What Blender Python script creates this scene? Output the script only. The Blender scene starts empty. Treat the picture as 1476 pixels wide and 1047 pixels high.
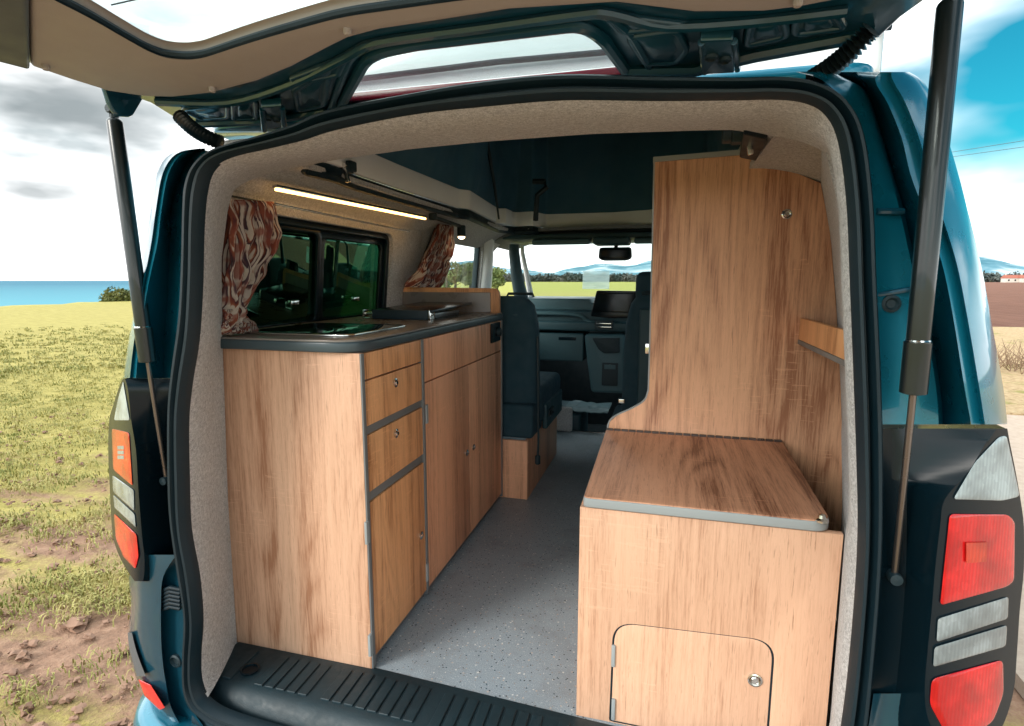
import bpy, bmesh, math, random
from mathutils import Vector, Matrix, noise
random.seed(7)
S = bpy.context.scene
COL = S.collection
rad = math.radians
sin, cos, pi = math.sin, math.cos, math.pi

# ------------------------------------------------------------------ camera
F = 806.0; CX = 738.0; CY = 523.5
YAW, PITCH, ROLL = rad(15.3), rad(8.4), 0.0
CAM = Vector((0, 0, 1.55))
fw = Vector((-sin(YAW)*cos(PITCH), cos(YAW)*cos(PITCH), -sin(PITCH)))
rt = Vector((cos(YAW), sin(YAW), 0)); up = rt.cross(fw)
def ray(x, y): return rt*((x-CX)/F) + up*((CY-y)/F) + fw
def at(x, y, X=None, Y=None, Z=None):
    d = ray(x, y)
    k, v = (0, X) if X is not None else (1, Y) if Y is not None else (2, Z)
    return CAM + d*((v-CAM[k])/d[k])
def at_plane(x, y, n, c):
    d = ray(x, y); n = Vector(n)
    return CAM + d*((c-n.dot(CAM))/n.dot(d))
cd = bpy.data.cameras.new('camera'); cam = bpy.data.objects.new('camera', cd); COL.objects.link(cam)
cd.sensor_width = 36; cd.lens = 36*F/1476; cd.clip_start = .02; cd.clip_end = 60000
cam.matrix_world = Matrix.Translation(CAM) @ Matrix((rt, up, -fw)).transposed().to_4x4()
S.camera = cam

# ------------------------------------------------------------------ materials
class NT:
    def __init__(s, name):
        s.m = bpy.data.materials.new(name); s.m.use_nodes = True
        s.t = s.m.node_tree; s.t.nodes.clear()
        s.out = s.n('ShaderNodeOutputMaterial')
    def n(s, typ, ins=None, **kw):
        nd = s.t.nodes.new(typ)
        for k, v in kw.items(): setattr(nd, k, v)
        for k, v in (ins or {}).items():
            sock = nd.inputs[k]
            if hasattr(v, 'is_output') or isinstance(v, bpy.types.NodeSocket): s.t.links.new(v, sock)
            else:
                if isinstance(v, (tuple, list)) and len(v) == 3 and len(getattr(sock, 'default_value', (0,)*3)) == 4: v = (*v, 1)
                sock.default_value = v
        return nd
    def coord(s, which='Object', scale=(1, 1, 1), loc=(0, 0, 0), rot=(0, 0, 0)):
        tc = s.n('ShaderNodeTexCoord')
        return s.n('ShaderNodeMapping', {'Vector': tc.outputs[which], 'Scale': scale, 'Location': loc, 'Rotation': rot}).outputs[0]
    def noise(s, v, scale, detail=4, rough=.5, dist=0):
        return s.n('ShaderNodeTexNoise', {'Vector': v, 'Scale': scale, 'Detail': detail, 'Roughness': rough, 'Distortion': dist}).outputs['Fac']
    def ramp(s, f, stops):
        r = s.n('ShaderNodeValToRGB', {'Fac': f}); e = r.color_ramp.elements
        while len(e) < len(stops): e.new(.5)
        for el, (p, c) in zip(e, stops):
            el.position = p; el.color = (*c, 1) if len(c) == 3 else c
        return r.outputs[0]
    def mix(s, f, a, b, mode='MIX'):
        nd = s.n('ShaderNodeMix', data_type='RGBA', blend_type=mode)
        for k, v in ((0, f), (6, a), (7, b)):
            if isinstance(v, bpy.types.NodeSocket): s.t.links.new(v, nd.inputs[k])
            else: nd.inputs[k].default_value = (*v, 1) if isinstance(v, (tuple, list)) and len(v) == 3 else v
        return nd.outputs[2]
    def math(s, op, a, b=0., c=0., clamp=False):
        return s.n('ShaderNodeMath', {0: a, 1: b, 2: c}, operation=op, use_clamp=clamp).outputs[0]
    def bump(s, h, strength=.3, dist=.002, normal=None):
        d = {'Height': h, 'Strength': strength, 'Distance': dist}
        if normal: d['Normal'] = normal
        return s.n('ShaderNodeBump', d).outputs[0]
    def principled(s, base, rough=.5, **kw):
        d = {'Base Color': base, 'Roughness': rough}; d.update(kw)
        p = s.n('ShaderNodeBsdfPrincipled', d); s.t.links.new(p.outputs[0], s.out.inputs[0]); return p

def plain(name, col, rough=.5, metal=0., coat=0., bump=0., bscale=300, var=.12, vscale=4, spec=.5, coat_rough=.05):
    t = NT(name); v = t.coord()
    f = t.noise(v, vscale, 5)
    c = t.mix(f, tuple(x*(1-var) for x in col), tuple(min(1, x*(1+var)) for x in col))
    rr = t.n('ShaderNodeMapRange', {0: t.noise(v, vscale*5, 4), 1: .3, 2: .7, 3: max(.02, rough*.85), 4: min(1, rough*1.15)}).outputs[0]
    kw = {'Metallic': metal, 'Coat Weight': coat, 'Coat Roughness': coat_rough, 'Specular IOR Level': spec}
    if bump: kw['Normal'] = t.bump(t.noise(v, bscale, 3), bump, .002)
    t.principled(c, rr, **kw); return t.m

def wood(name, axis='z', off=(0, 0, 0), light=(.76, .42, .25), dark=(.35, .15, .08), tone=1.0):
    t = NT(name)
    light = tuple(c*tone for c in light); dark = tuple(c*tone for c in dark)
    k = {'x': 0, 'y': 1, 'z': 2}[axis]
    def sc(a, l): r = [a, a, a]; r[k] = l; return tuple(r)
    v = t.coord(scale=sc(1, .16), loc=off)
    n = t.noise(v, 3.4, 2, .45, .2)
    rings = t.math('PINGPONG', t.math('MULTIPLY', n, 24.0), .5)
    rings = t.math('POWER', t.math('MULTIPLY', rings, 2.0), 1.6)
    rmask = t.n('ShaderNodeMapRange', {0: t.noise(t.coord(scale=sc(1, .10), loc=(off[0]+6, off[1], off[2]+4)), 4.2, 2), 1: .44, 2: .60}).outputs[0]
    rings = t.math('MULTIPLY', rings, t.math('MULTIPLY_ADD', rmask, .85, .10))
    v2 = t.coord(scale=sc(1, .012), loc=(off[0]+3, off[1]+1, off[2]))
    band = t.noise(v2, 13, 1, .4)
    stave = t.n('ShaderNodeMapRange', {0: band, 1: .40, 2: .60}, interpolation_type='SMOOTHSTEP').outputs[0]
    v2b = t.coord(scale=sc(1, .10), loc=(off[0]+8, off[1]+2, off[2]))
    cloud = t.noise(v2b, 7, 3, .5)
    v3 = t.coord(scale=sc(1, .045), loc=off)
    fib = t.noise(v3, 260, 4, .75)
    v3b = t.coord(scale=sc(1, .02), loc=(off[0], off[1]+5, off[2]))
    fib2 = t.noise(v3b, 85, 4, .65)
    a = t.math('MULTIPLY_ADD', stave, .42, t.math('MULTIPLY', rings, .52))
    a = t.math('ADD', a, t.math('MULTIPLY', t.math('SUBTRACT', fib, .5), 2.2))
    a = t.math('ADD', a, t.math('MULTIPLY', t.math('SUBTRACT', fib2, .5), 1.55))
    a = t.math('ADD', a, t.math('MULTIPLY', t.math('SUBTRACT', cloud, .5), 1.3))
    a = t.math('ADD', a, .05, clamp=True)
    c = t.ramp(a, [(0, light), (.40, tuple(l*.76+d*.24 for l, d in zip(light, dark))), (.75, tuple(l*.38+d*.62 for l, d in zip(light, dark))), (1, dark)])
    # pale saw marks across the grain
    v4 = t.coord(scale=sc(.28, 3.2), loc=off)
    saw = t.noise(v4, 42, 3, .7)
    patch = t.noise(t.coord(loc=(off[0]+9, off[1], off[2])), 4.5, 2)
    m = t.math('MULTIPLY', t.math('GREATER_THAN', saw, .60), t.math('GREATER_THAN', patch, .56))
    m = t.math('MULTIPLY', m, .32)
    c = t.mix(m, c, tuple(min(1, l*1.15) for l in light))
    pores = t.n('ShaderNodeMapRange', {0: fib, 1: .30, 2: .42, 3: .7, 4: 0.}).outputs[0]
    c = t.mix(pores, c, tuple(d*.75 for d in dark))
    t.principled(c, .48, **{'Normal': t.bump(fib, .22, .0015), 'Specular IOR Level': .4})
    return t.m

M = {}
M['wood'] = wood('oak_laminate')
M['wood_rear'] = wood('oak_laminate_pale', off=(2.3, .4, 1.1), light=(.72, .44, .295), dark=(.38, .18, .10))
M['wood_warm'] = wood('oak_laminate_warm', off=(5.3, 2.4, .1), light=(.80, .42, .20), dark=(.36, .145, .055))
M['wood_mid'] = wood('oak_laminate_mid', off=(.8, 7.4, .7), light=(.80, .43, .255), dark=(.34, .145, .078))
M['wood_lid'] = wood('oak_laminate_lid', 'y', off=(1.7, 3.1, .2), light=(.64, .33, .20), dark=(.20, .08, .042))
M['teal'] = plain('teal_metallic_paint', (.004, .165, .25), .30, .5, .8, var=.05, coat_rough=.04)
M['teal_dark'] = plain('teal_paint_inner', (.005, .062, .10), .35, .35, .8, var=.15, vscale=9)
M['edge'] = plain('grey_edge_band', (.16, .17, .175), .45)
M['edge_light'] = plain('pale_grey_edge_band', (.30, .33, .34), .45)
M['worktop'] = plain('grey_laminate_worktop', (.20, .18, .165), .30, bump=.05, bscale=500)
M['worktop_edge'] = plain('dark_worktop_edge', (.045, .07, .085), .35)
M['rubber'] = plain('rubber_seal', (.004, .016, .024), .5, bump=.1, bscale=250, spec=.35)
M['blackplastic'] = plain('black_plastic', (.008, .025, .034), .55, bump=.25, bscale=500, var=.35, vscale=14)
M['gloss'] = plain('gloss_black', (.002, .009, .014), .22, coat=.0, spec=.28)
M['dash'] = plain('dash_plastic', (.02, .062, .08), .55, bump=.2, bscale=600)
M['dash_light'] = plain('dash_trim', (.06, .13, .155), .5, bump=.1, bscale=600)
M['seat'] = plain('seat_fabric', (.016, .052, .075), .85, bump=.5, bscale=900)
M['canvas'] = plain('roof_canvas', (.028, .105, .16), .8, bump=.3, bscale=60, vscale=2, var=.3)
M['greytrim'] = plain('pale_roof_trim', (.86, .88, .88), .45)
M['greylining'] = plain('cab_lining', (.16, .17, .175), .9, bump=.4, bscale=500)
M['white'] = plain('white_shell', (.80, .82, .82), .25, coat=.5, var=.02)
M['tgtrim'] = plain('tailgate_trim', (.35, .315, .295), .75, bump=.25, bscale=700, var=.07)
M['tgtrim_dark'] = plain('tailgate_trim_dark', (.075, .085, .095), .6, bump=.2, bscale=700)
M['chrome'] = plain('chrome', (.7, .7, .68), .15, 1.)
M['strut'] = plain('strut_black', (.006, .012, .014), .32, .1, .3)
M['steel'] = plain('rod_steel', (.22, .2, .19), .3, .9)
M['brake'] = plain('dark_red_lens', (.16, .004, .015), .2)
M['rubbermat'] = plain('rubber_mat', (.01, .02, .026), .8, bump=.4, bscale=200)
M['stone_clod'] = plain('soil_clod', (.26, .15, .10), .95, bump=.8, bscale=60, var=.35, vscale=12)
M['bark'] = plain('bark', (.10, .075, .055), .9, bump=.6, bscale=30)
M['plaster'] = plain('pale_wall', (.6, .56, .5), .8)
M['rooftile'] = plain('red_roof', (.34, .11, .07), .7)
M['cable'] = plain('cable', (.03, .035, .04), .6)
M['twig'] = plain('dry_twig', (.20, .125, .075), .9)

def felt():
    t = NT('felt_carpet'); v = t.coord()
    a = t.noise(v, 380, 3, .7); b = t.noise(v, 140, 4, .7, .6); d = t.noise(v, 6, 3)
    f = t.math('ADD', t.math('MULTIPLY', a, .55), t.math('MULTIPLY', b, .6))
    c = t.ramp(f, [(.42, (.25, .25, .255)), (.56, (.52, .52, .525)), (.70, (.78, .78, .78))])
    c = t.mix(t.math('MULTIPLY', d, .3), c, (.36, .33, .31))
    t.principled(c, .95, **{'Normal': t.bump(t.math('ADD', a, b), .9, .004), 'Sheen Weight': .3, 'Specular IOR Level': .1})
    return t.m
M['felt'] = felt()

def vinyl():
    t = NT('speckled_vinyl'); v = t.coord()
    base = t.ramp(t.noise(v, 420, 3, .7), [(.35, (.19, .235, .275)), (.65, (.37, .43, .475))])
    c = base
    for sc_, thr, cols in ((70, .17, ((.62, .63, .62), (.5, .42, .36))), (95, .19, ((.012, .05, .08), (.015, .02, .03))), (150, .24, ((.42, .46, .5), (.30, .24, .21)))):
        vo = t.n('ShaderNodeTexVoronoi', {'Vector': v, 'Scale': float(sc_)})
        m = t.math('LESS_THAN', vo.outputs['Distance'], thr)
        sep = t.n('ShaderNodeSeparateColor', {0: vo.outputs['Color']})
        m = t.math('MULTIPLY', m, t.math('GREATER_THAN', sep.outputs[0], .45))
        c = t.mix(m, c, t.mix(t.math('GREATER_THAN', sep.outputs[1], .6), cols[0], cols[1]))
    dirt = t.noise(v, 5, 6, .7)
    c = t.mix(t.n('ShaderNodeMapRange', {0: dirt, 1: .5, 2: .72, 3: 0., 4: .4}).outputs[0], c, (.13, .125, .12))
    rr = t.n('ShaderNodeMapRange', {0: dirt, 1: .3, 2: .7, 3: .3, 4: .5}).outputs[0]
    t.principled(c, rr, **{'Normal': t.bump(t.noise(v, 260, 3), .45, .002)})
    return t.m
M['vinyl'] = vinyl()

def lens(name, col, emit=0):
    t = NT(name); v = t.coord()
    cell = t.n('ShaderNodeTexVoronoi', {'Vector': t.coord(scale=(1, 1, .55)), 'Scale': 150.})
    sep = t.n('ShaderNodeSeparateColor', {0: cell.outputs['Color']})
    w = t.n('ShaderNodeTexWave', {'Vector': v, 'Scale': 55., 'Distortion': .2}, wave_type='BANDS', bands_direction='X').outputs['Fac']
    w2 = t.noise(v, 16, 2)
    c = t.mix(t.math('MULTIPLY', sep.outputs[0], .28), col, tuple(min(1, x*1.9+.02) for x in col))
    c = t.mix(t.math('MULTIPLY', w, .30), c, tuple(x*.55 for x in col))
    c = t.mix(t.n('ShaderNodeMapRange', {0: w2, 1: .42, 2: .62, 3: 0., 4: .6}).outputs[0], c, tuple(x*.4 for x in col))
    t.principled(c, .25, **{'Coat Weight': .7, 'Coat Roughness': .03, 'Specular IOR Level': .3, 'Normal': t.bump(w, .2, .001)})
    return t.m
M['red'] = lens('red_lens', (.62, .006, .008))
M['redglow'] = lens('orange_red_lens', (.60, .035, .010))
M['greylens'] = lens('grey_lens', (.25, .29, .30))
M['clearlens'] = lens('clear_lens', (.36, .43, .45))

def glass(name, tint, refl=1.0, rough=0.0, opac=0.0, base=(0, 0, 0), gtint=(1, 1, 1), base_r=.05):
    t = NT(name)
    fc = t.n('ShaderNodeLayerWeight', {'Blend': .5}).outputs['Facing']
    fr = t.math('MULTIPLY_ADD', t.math('POWER', fc, 5.), .85, base_r)
    tr = t.n('ShaderNodeBsdfTransparent', {'Color': tint})
    gl = t.n('ShaderNodeBsdfGlossy', {'Color': tuple(refl*g for g in gtint), 'Roughness': rough})
    a = t.n('ShaderNodeMixShader', {0: fr, 1: tr.outputs[0], 2: gl.outputs[0]})
    if opac:
        d = t.n('ShaderNodeBsdfDiffuse', {'Color': base})
        m = t.n('ShaderNodeMixShader', {0: opac, 1: a.outputs[0], 2: d.outputs[0]})
        a = m
    t.t.links.new(a.outputs[0], t.out.inputs[0]); return t.m
M['glass'] = glass('clear_glass', (.93, .97, .96))
M['glass_tg'] = glass('tailgate_glass', (.84, .9, .9), opac=.12, base=(.6, .66, .66))
M['glass_dark'] = glass('privacy_glass', (.05, .145, .10), .9, gtint=(.42, .95, .60), base_r=.15)
def hobglass():
    t = NT('hob_glass'); t.principled(t.mix(t.noise(t.coord(), 3), (.003, .012, .012), (.005, .018, .018)), .04, **{'Specular IOR Level': .8}); return t.m
M['hob'] = hobglass()
M['screen'] = plain('screen_glass', (.002, .006, .009), .2, spec=.25)

def emit(name, col, st):
    t = NT(name); e = t.n('ShaderNodeEmission', {'Color': col, 'Strength': st}); t.t.links.new(e.outputs[0], t.out.inputs[0]); return t.m
M['led'] = emit('led_warm', (1, .52, .15), 3.6)
M['led_spot'] = emit('spot_warm', (1, .72, .42), 5.)

def curtain_mat():
    t = NT('curtain_print'); v = t.coord('UV', scale=(4.2, 1.0, 1))
    d = t.n('ShaderNodeTexNoise', {'Vector': v, 'Scale': 2.2, 'Detail': 2.})
    vv = t.n('ShaderNodeVectorMath', {0: v, 1: d.outputs['Color']}, operation='ADD').outputs[0]
    v6 = t.coord('UV', scale=(5.0, .5, 1))
    big = t.noise(v6, 1.6, 2, .5, .8); sm = t.noise(t.coord('UV', scale=(7, 1.1, 1)), 2.3, 3, .6, 1.2)
    sw = t.math('FRACT', t.math('MULTIPLY_ADD', big, 6.5, t.math('MULTIPLY', sm, 1.1)))
    c = t.ramp(sw, [(.0, (.46, .39, .34)), (.26, (.52, .44, .38)), (.31, (.025, .010, .016)), (.42, (.11, .02, .018)), (.55, (.27, .08, .035)), (.60, (.50, .42, .35)), (.76, (.48, .40, .34)), (.80, (.03, .015, .03)), (.93, (.10, .04, .045)), (1, (.40, .31, .27))])
    f = t.noise(t.coord('UV', scale=(1, 1, 1)), 7, 2)
    c = t.mix(t.n('ShaderNodeMapRange', {0: f, 1: .5, 2: .6, 3: 0., 4: .8}).outputs[0], c, (.22, .045, .025))
    t.principled(c, .8, **{'Normal': t.bump(t.noise(t.coord(), 500, 2), .3, .001)})
    return t.m
M['curtain'] = curtain_mat()

def ground_mat(name, kind):
    t = NT(name); v = t.coord()
    big = t.noise(v, .35, 4, .6); mid = t.noise(v, 2.2, 5, .6); fine = t.noise(v, 14, 6, .7); grit = t.noise(v, 70, 4, .7)
    if kind == 'field':
        soil = t.ramp(fine, [(.3, (.12, .06, .038)), (.5, (.27, .15, .095)), (.7, (.42, .26, .175))])
        soil = t.mix(t.math('MULTIPLY', grit, .5), soil, (.40, .28, .21))
        grass = t.ramp(t.math('ADD', t.math('MULTIPLY', grit, .45), t.math('MULTIPLY', t.noise(t.coord(scale=(.35, 1, 1), rot=(0, 0, rad(-38))), 5, 5, .75), .55)), [(.3, (.19, .165, .045)), (.55, (.41, .345, .11)), (.75, (.56, .46, .22))])
        sep = t.n('ShaderNodeSeparateXYZ', {0: v})
        # drill rows running across the field
        rv = t.coord(scale=(.10, 1, 1), rot=(0, 0, rad(-38)))
        rows = t.noise(rv, 2.6, 4, .6)
        dist = t.n('ShaderNodeVectorMath', {0: v}, operation='LENGTH').outputs['Value']
        far = t.n('ShaderNodeMapRange', {0: dist, 1: 2.6, 2: 12., 3: -.10, 4: .42}).outputs[0]
        k = t.math('ADD', t.math('ADD', t.math('MULTIPLY', rows, .95), t.math('MULTIPLY', mid, .45)), far)
        k = t.math('ADD', k, t.math('MULTIPLY', grit, .25))
        m = t.n('ShaderNodeMapRange', {0: k, 1: .72, 2: .92}).outputs[0]
        c = t.mix(m, soil, grass)
        v60 = t.n('ShaderNodeMapRange', {0: dist, 1: 40., 2: 90., 3: 0., 4: .8}).outputs[0]
        c = t.mix(v60, c, t.mix(big, (.25, .27, .05), (.37, .37, .08)))
        bs, bd = .7, .03
        h = t.math('ADD', fine, t.math('MULTIPLY', grit, .4))
    elif kind == 'plough':
        rv = t.coord(scale=(1, .12, 1), rot=(0, 0, rad(20)))
        c = t.ramp(t.noise(rv, 1.5, 5, .7), [(.3, (.13, .055, .035)), (.7, (.26, .125, .085))])
        c = t.mix(t.math('MULTIPLY', grit, .4), c, (.28, .15, .11)); h = fine; bs, bd = 1., .1
    elif kind == 'verge':
        c = t.ramp(fine, [(.3, (.32, .21, .11)), (.5, (.52, .37, .21)), (.7, (.62, .48, .30))])
        c = t.mix(t.n('ShaderNodeMapRange', {0: mid, 1: .55, 2: .7}).outputs[0], c, (.26, .26, .06)); h = fine; bs, bd = 1., .06
    else:
        c = t.ramp(fine, [(.3, (.42, .32, .25)), (.7, (.56, .45, .36))])
        c = t.mix(t.math('MULTIPLY', grit, .3), c, (.30, .24, .20)); h = grit; bs, bd = .6, .01
    t.principled(c, .95, **{'Normal': t.bump(h, bs, bd), 'Specular IOR Level': .15}); return t.m
M['field'] = ground_mat('stubble_field', 'field'); M['plough'] = ground_mat('ploughed_soil', 'plough')
M['verge'] = ground_mat('dry_verge', 'verge'); M['track'] = ground_mat('sandy_track', 'track')

def leaf(name, a, b, sc_=3.):
    t = NT(name); v = t.coord()
    c = t.ramp(t.noise(v, sc_, 4, .7), [(.3, a), (.7, b)])
    t.principled(c, .7, **{'Specular IOR Level': .2}); return t.m
M['bush'] = leaf('bush_leaf', (.05, .075, .02), (.22, .21, .07), 1.2)
M['tree'] = leaf('tree_leaf', (.07, .12, .04), (.24, .26, .09), .4)
M['wood_far'] = leaf('far_wood_leaf', (.05, .08, .075), (.16, .14, .12), .04)  # leaf tones lightened in place of haze over the distance
M['grass'] = leaf('grass_blade', (.17, .19, .04), (.50, .43, .17), 2.5)

def sea_mat():
    t = NT('sea_water'); v = t.coord(scale=(.004, .03, 1), rot=(0, 0, rad(35)))
    dist = t.n('ShaderNodeVectorMath', {0: t.coord()}, operation='LENGTH').outputs['Value']
    f = t.n('ShaderNodeMapRange', {0: t.math('LOGARITHM', dist, 10.), 1: 2.6, 2: 3.5}).outputs[0]
    c = t.mix(f, (.08, .28, .34), (.0, .085, .15))
    c = t.mix(t.math('MULTIPLY', t.noise(t.coord(scale=(.05, .05, 1)), 1.5, 6, .7), .5), c, (.02, .26, .36))
    t.principled(c, .6, **{'Normal': t.bump(t.noise(t.coord(scale=(.2, .2, 1)), 2, 4), .6, .4), 'Specular IOR Level': .1}); return t.m
M['sea'] = sea_mat()
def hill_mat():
    t = NT('hazy_snowy_hills'); v = t.coord(scale=(.001, .001, .004))
    c = t.ramp(t.noise(v, 2.2, 7, .65, .5), [(.40, (.035, .15, .20)), (.5, (.10, .24, .30)), (.60, (.42, .50, .53))])  # distance haze put into the blue tones, white patches for snow
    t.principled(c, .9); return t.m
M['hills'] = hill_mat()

# ------------------------------------------------------------------ mesh helpers
class MB:
    def __init__(s): s.bm = bmesh.new()
    def poly(s, vs, fs):
        V = [s.bm.verts.new(v) for v in vs]
        for f in fs:
            try: s.bm.faces.new([V[i] for i in f])
            except ValueError: pass
        return s
    def obox(s, c, ax, half, bev=.002, seg=2):
        b = bmesh.new(); bmesh.ops.create_cube(b, size=2)
        m = Matrix((Vector(ax[0])*half[0], Vector(ax[1])*half[1], Vector(ax[2])*half[2])).transposed().to_4x4()
        m.translation = Vector(c)
        bmesh.ops.transform(b, matrix=m, verts=b.verts)
        if bev: bmesh.ops.bevel(b, geom=b.edges[:], offset=min(bev, min(half)*.95), segments=seg, affect='EDGES', profile=.6)
        s._merge(b); return s
    def box(s, x0, x1, y0, y1, z0, z1, bev=.002, seg=2):
        return s.obox(((x0+x1)/2, (y0+y1)/2, (z0+z1)/2), ((1, 0, 0), (0, 1, 0), (0, 0, 1)), (abs(x1-x0)/2, abs(y1-y0)/2, abs(z1-z0)/2), bev, seg)
    def _merge(s, b):
        m = {}
        for v in b.verts: m[v] = s.bm.verts.new(v.co)
        for f in b.faces:
            try: s.bm.faces.new([m[v] for v in f.verts])
            except ValueError: pass
        b.free()
    def grid(s, rows, cu=False, cv=False, uv=False):
        R = [[s.bm.verts.new(p) for p in r] for r in rows]
        n = len(R); k = len(R[0])
        L = s.bm.loops.layers.uv.verify() if uv else None
        for i in range(n if cv else n-1):
            for j in range(k if cu else k-1):
                a, b = R[i], R[(i+1) % n]
                try: f = s.bm.faces.new((a[j], a[(j+1) % k], b[(j+1) % k], b[j]))
                except ValueError: continue
                if uv:
                    for lp, (ii, jj) in zip(f.loops, ((i, j), (i, j+1), (i+1, j+1), (i+1, j))): lp[L].uv = (jj/(k-1), ii/(n-1))
        return R
    def slab(s, rows, off, uv=False):
        """a surface given as rows of points, made solid by a copy shifted by off (a vector)"""
        off = Vector(off); n = len(rows); k = len(rows[0])
        A = s.grid(rows, uv=uv); B = s.grid([[Vector(p)+off for p in r] for r in rows], uv=uv)
        ed = [(0, j) for j in range(k)] + [(i, k-1) for i in range(1, n)] + [(n-1, j) for j in range(k-2, -1, -1)] + [(i, 0) for i in range(n-2, 0, -1)]
        for q in range(len(ed)):
            a, b = ed[q], ed[(q+1) % len(ed)]
            try: s.bm.faces.new((A[a[0]][a[1]], A[b[0]][b[1]], B[b[0]][b[1]], B[a[0]][a[1]]))
            except ValueError: pass
        return s
    def tube(s, pts, r, n=12, closed=False, caps=True, prof=None):
        pts = [Vector(p) for p in pts]; N = len(pts)
        rr = r if isinstance(r, (list, tuple)) else [r]*N
        rows = []; prevn = None
        for i, p in enumerate(pts):
            a = pts[(i-1) % N] if (closed or i > 0) else p
            b = pts[(i+1) % N] if (closed or i < N-1) else p
            t = (b-a).normalized()
            if prevn is None:
                h = Vector((0, 0, 1)) if abs(t.z) < .9 else Vector((1, 0, 0))
                nn = (h - t*h.dot(t)).normalized()
            else: nn = (prevn - t*prevn.dot(t)).normalized()
            prevn = nn; bn = t.cross(nn)
            rows.append([p + (nn*cos(2*pi*k/n) + bn*sin(2*pi*k/n))*rr[i] for k in range(n)])
        R = s.grid(rows, cu=True, cv=closed)
        if caps and not closed:
            for row in (R[0], R[-1]):
                try: s.bm.faces.new(row)
                except ValueError: pass
        return s
    def cyl(s, a, b, r, n=20, bev=0.):
        a, b = Vector(a), Vector(b); d = (b-a).normalized()
        if bev: return s.tube([a, a+d*.0005, a+d*bev, b-d*bev, b-d*.0005, b], [r-bev, r-bev*.9, r, r, r-bev*.9, r-bev], n)
        return s.tube([a, b], r, n)
    def lathe(s, c, axis, prof, n=24):
        """prof: (radius, distance along axis)"""
        axis = Vector(axis).normalized(); c = Vector(c)
        h = Vector((0, 0, 1)) if abs(axis.z) < .9 else Vector((1, 0, 0))
        u = (h-axis*h.dot(axis)).normalized(); w = axis.cross(u)
        s.grid([[c+axis*d+(u*cos(2*pi*k/n)+w*sin(2*pi*k/n))*max(r, 1e-5) for k in range(n)] for r, d in prof], cu=True); return s
    def flat(s, outer, holes, fn, depth, bev=.001, seg=2):
        """solid sheet with holes: (u,v) outlines, fn(u,v,w) gives the place of each point"""
        cu = bpy.data.curves.new('tmp', 'CURVE'); cu.dimensions = '2D'; cu.fill_mode = 'BOTH'
        cu.extrude = max(depth/2-bev, .0001); cu.bevel_depth = bev; cu.bevel_resolution = seg-1; cu.offset = -bev
        for pl in [outer]+list(holes):
            sp = cu.splines.new('POLY'); sp.points.add(len(pl)-1); sp.use_cyclic_u = True
            for q, p in zip(sp.points, pl): q.co = (p[0], p[1], 0, 1)
        o = bpy.data.objects.new('tmp', cu); COL.objects.link(o)
        dg = bpy.context.evaluated_depsgraph_get(); dg.update()
        me = o.evaluated_get(dg).to_mesh()
        V = [s.bm.verts.new(fn(*v.co)) for v in me.vertices]
        for p in me.polygons:
            try: s.bm.faces.new([V[i] for i in p.vertices])
            except ValueError: pass
        o.evaluated_get(dg).to_mesh_clear(); bpy.data.objects.remove(o); bpy.data.curves.remove(cu); return s
    def build(s, name, mat, parent=None, smooth=35, loc=None):
        base = Vector(loc) if loc is not None else (root_loc(parent) if parent else Vector((0, 0, 0)))
        bmesh.ops.remove_doubles(s.bm, verts=s.bm.verts, dist=1e-6)
        bmesh.ops.translate(s.bm, verts=s.bm.verts, vec=-base)
        bmesh.ops.recalc_face_normals(s.bm, faces=s.bm.faces)
        me = bpy.data.meshes.new(name); s.bm.to_mesh(me); s.bm.free()
        me.materials.append(M[mat] if isinstance(mat, str) else mat)
        if smooth:
            me.shade_smooth(); me.set_sharp_from_angle(angle=rad(smooth))
        o = bpy.data.objects.new(name, me); COL.objects.link(o)
        if parent: o.parent = parent
        else: o.location = base
        return o
def root_loc(o):
    v = Vector((0, 0, 0))
    while o: v += o.location; o = o.parent
    return v
def tag(o, label=None, cat=None, group=None, kind=None):
    for k, v in (('label', label), ('category', cat), ('group', group), ('kind', kind)):
        if v: o[k] = v
    return o
def thing(name, loc, label, cat, group=None):
    o = bpy.data.objects.new(name, None); COL.objects.link(o); o.location = loc; o.empty_display_size = .05
    return tag(o, label, cat, group)
def rpoly(pts, r, n=6):
    """round the corners of a polygon"""
    out = []; N = len(pts)
    rs = r if isinstance(r, (list, tuple)) else [r]*N
    for i in range(N):
        p = Vector(pts[i]); a = Vector(pts[i-1]); b = Vector(pts[(i+1) % N]); q = rs[i]
        if q <= 0: out.append(tuple(p)); continue
        da = (a-p); db = (b-p); q = min(q, da.length*.48, db.length*.48)
        A = p+da.normalized()*q; B = p+db.normalized()*q
        for k in range(n+1):
            t = k/n; out.append(tuple(A*(1-t)**2 + p*2*t*(1-t) + B*t*t))
    return out
def spline(pts, n=6, closed=False):
    P = [Vector(p) for p in pts]; N = len(P); out = []
    for i in range(N if closed else N-1):
        g = lambda k: P[k % N] if closed else P[max(0, min(N-1, k))]
        a, b, c, d = g(i-1), g(i), g(i+1), g(i+2)
        for k in range(n):
            t = k/n
            out.append(.5*((2*b)+(c-a)*t+(2*a-5*b+4*c-d)*t*t+(3*b-a-3*c+d)*t**3))
    if not closed: out.append(P[-1])
    return out
def lerp(a, b, t): return a+(b-a)*t
def interp(tab, y):
    if y <= tab[0][0]: return tab[0][1]
    for (a, b), (c, d) in zip(tab, tab[1:]):
        if y <= c: return lerp(b, d, (y-a)/(c-a))
    return tab[-1][1]
XZ = lambda Y: (lambda u, v, w: Vector((u, Y+w, v)))
YZ = lambda X: (lambda u, v, w: Vector((X+w, u, v)))
XY = lambda Z: (lambda u, v, w: Vector((u, v, Z+w)))

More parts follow.
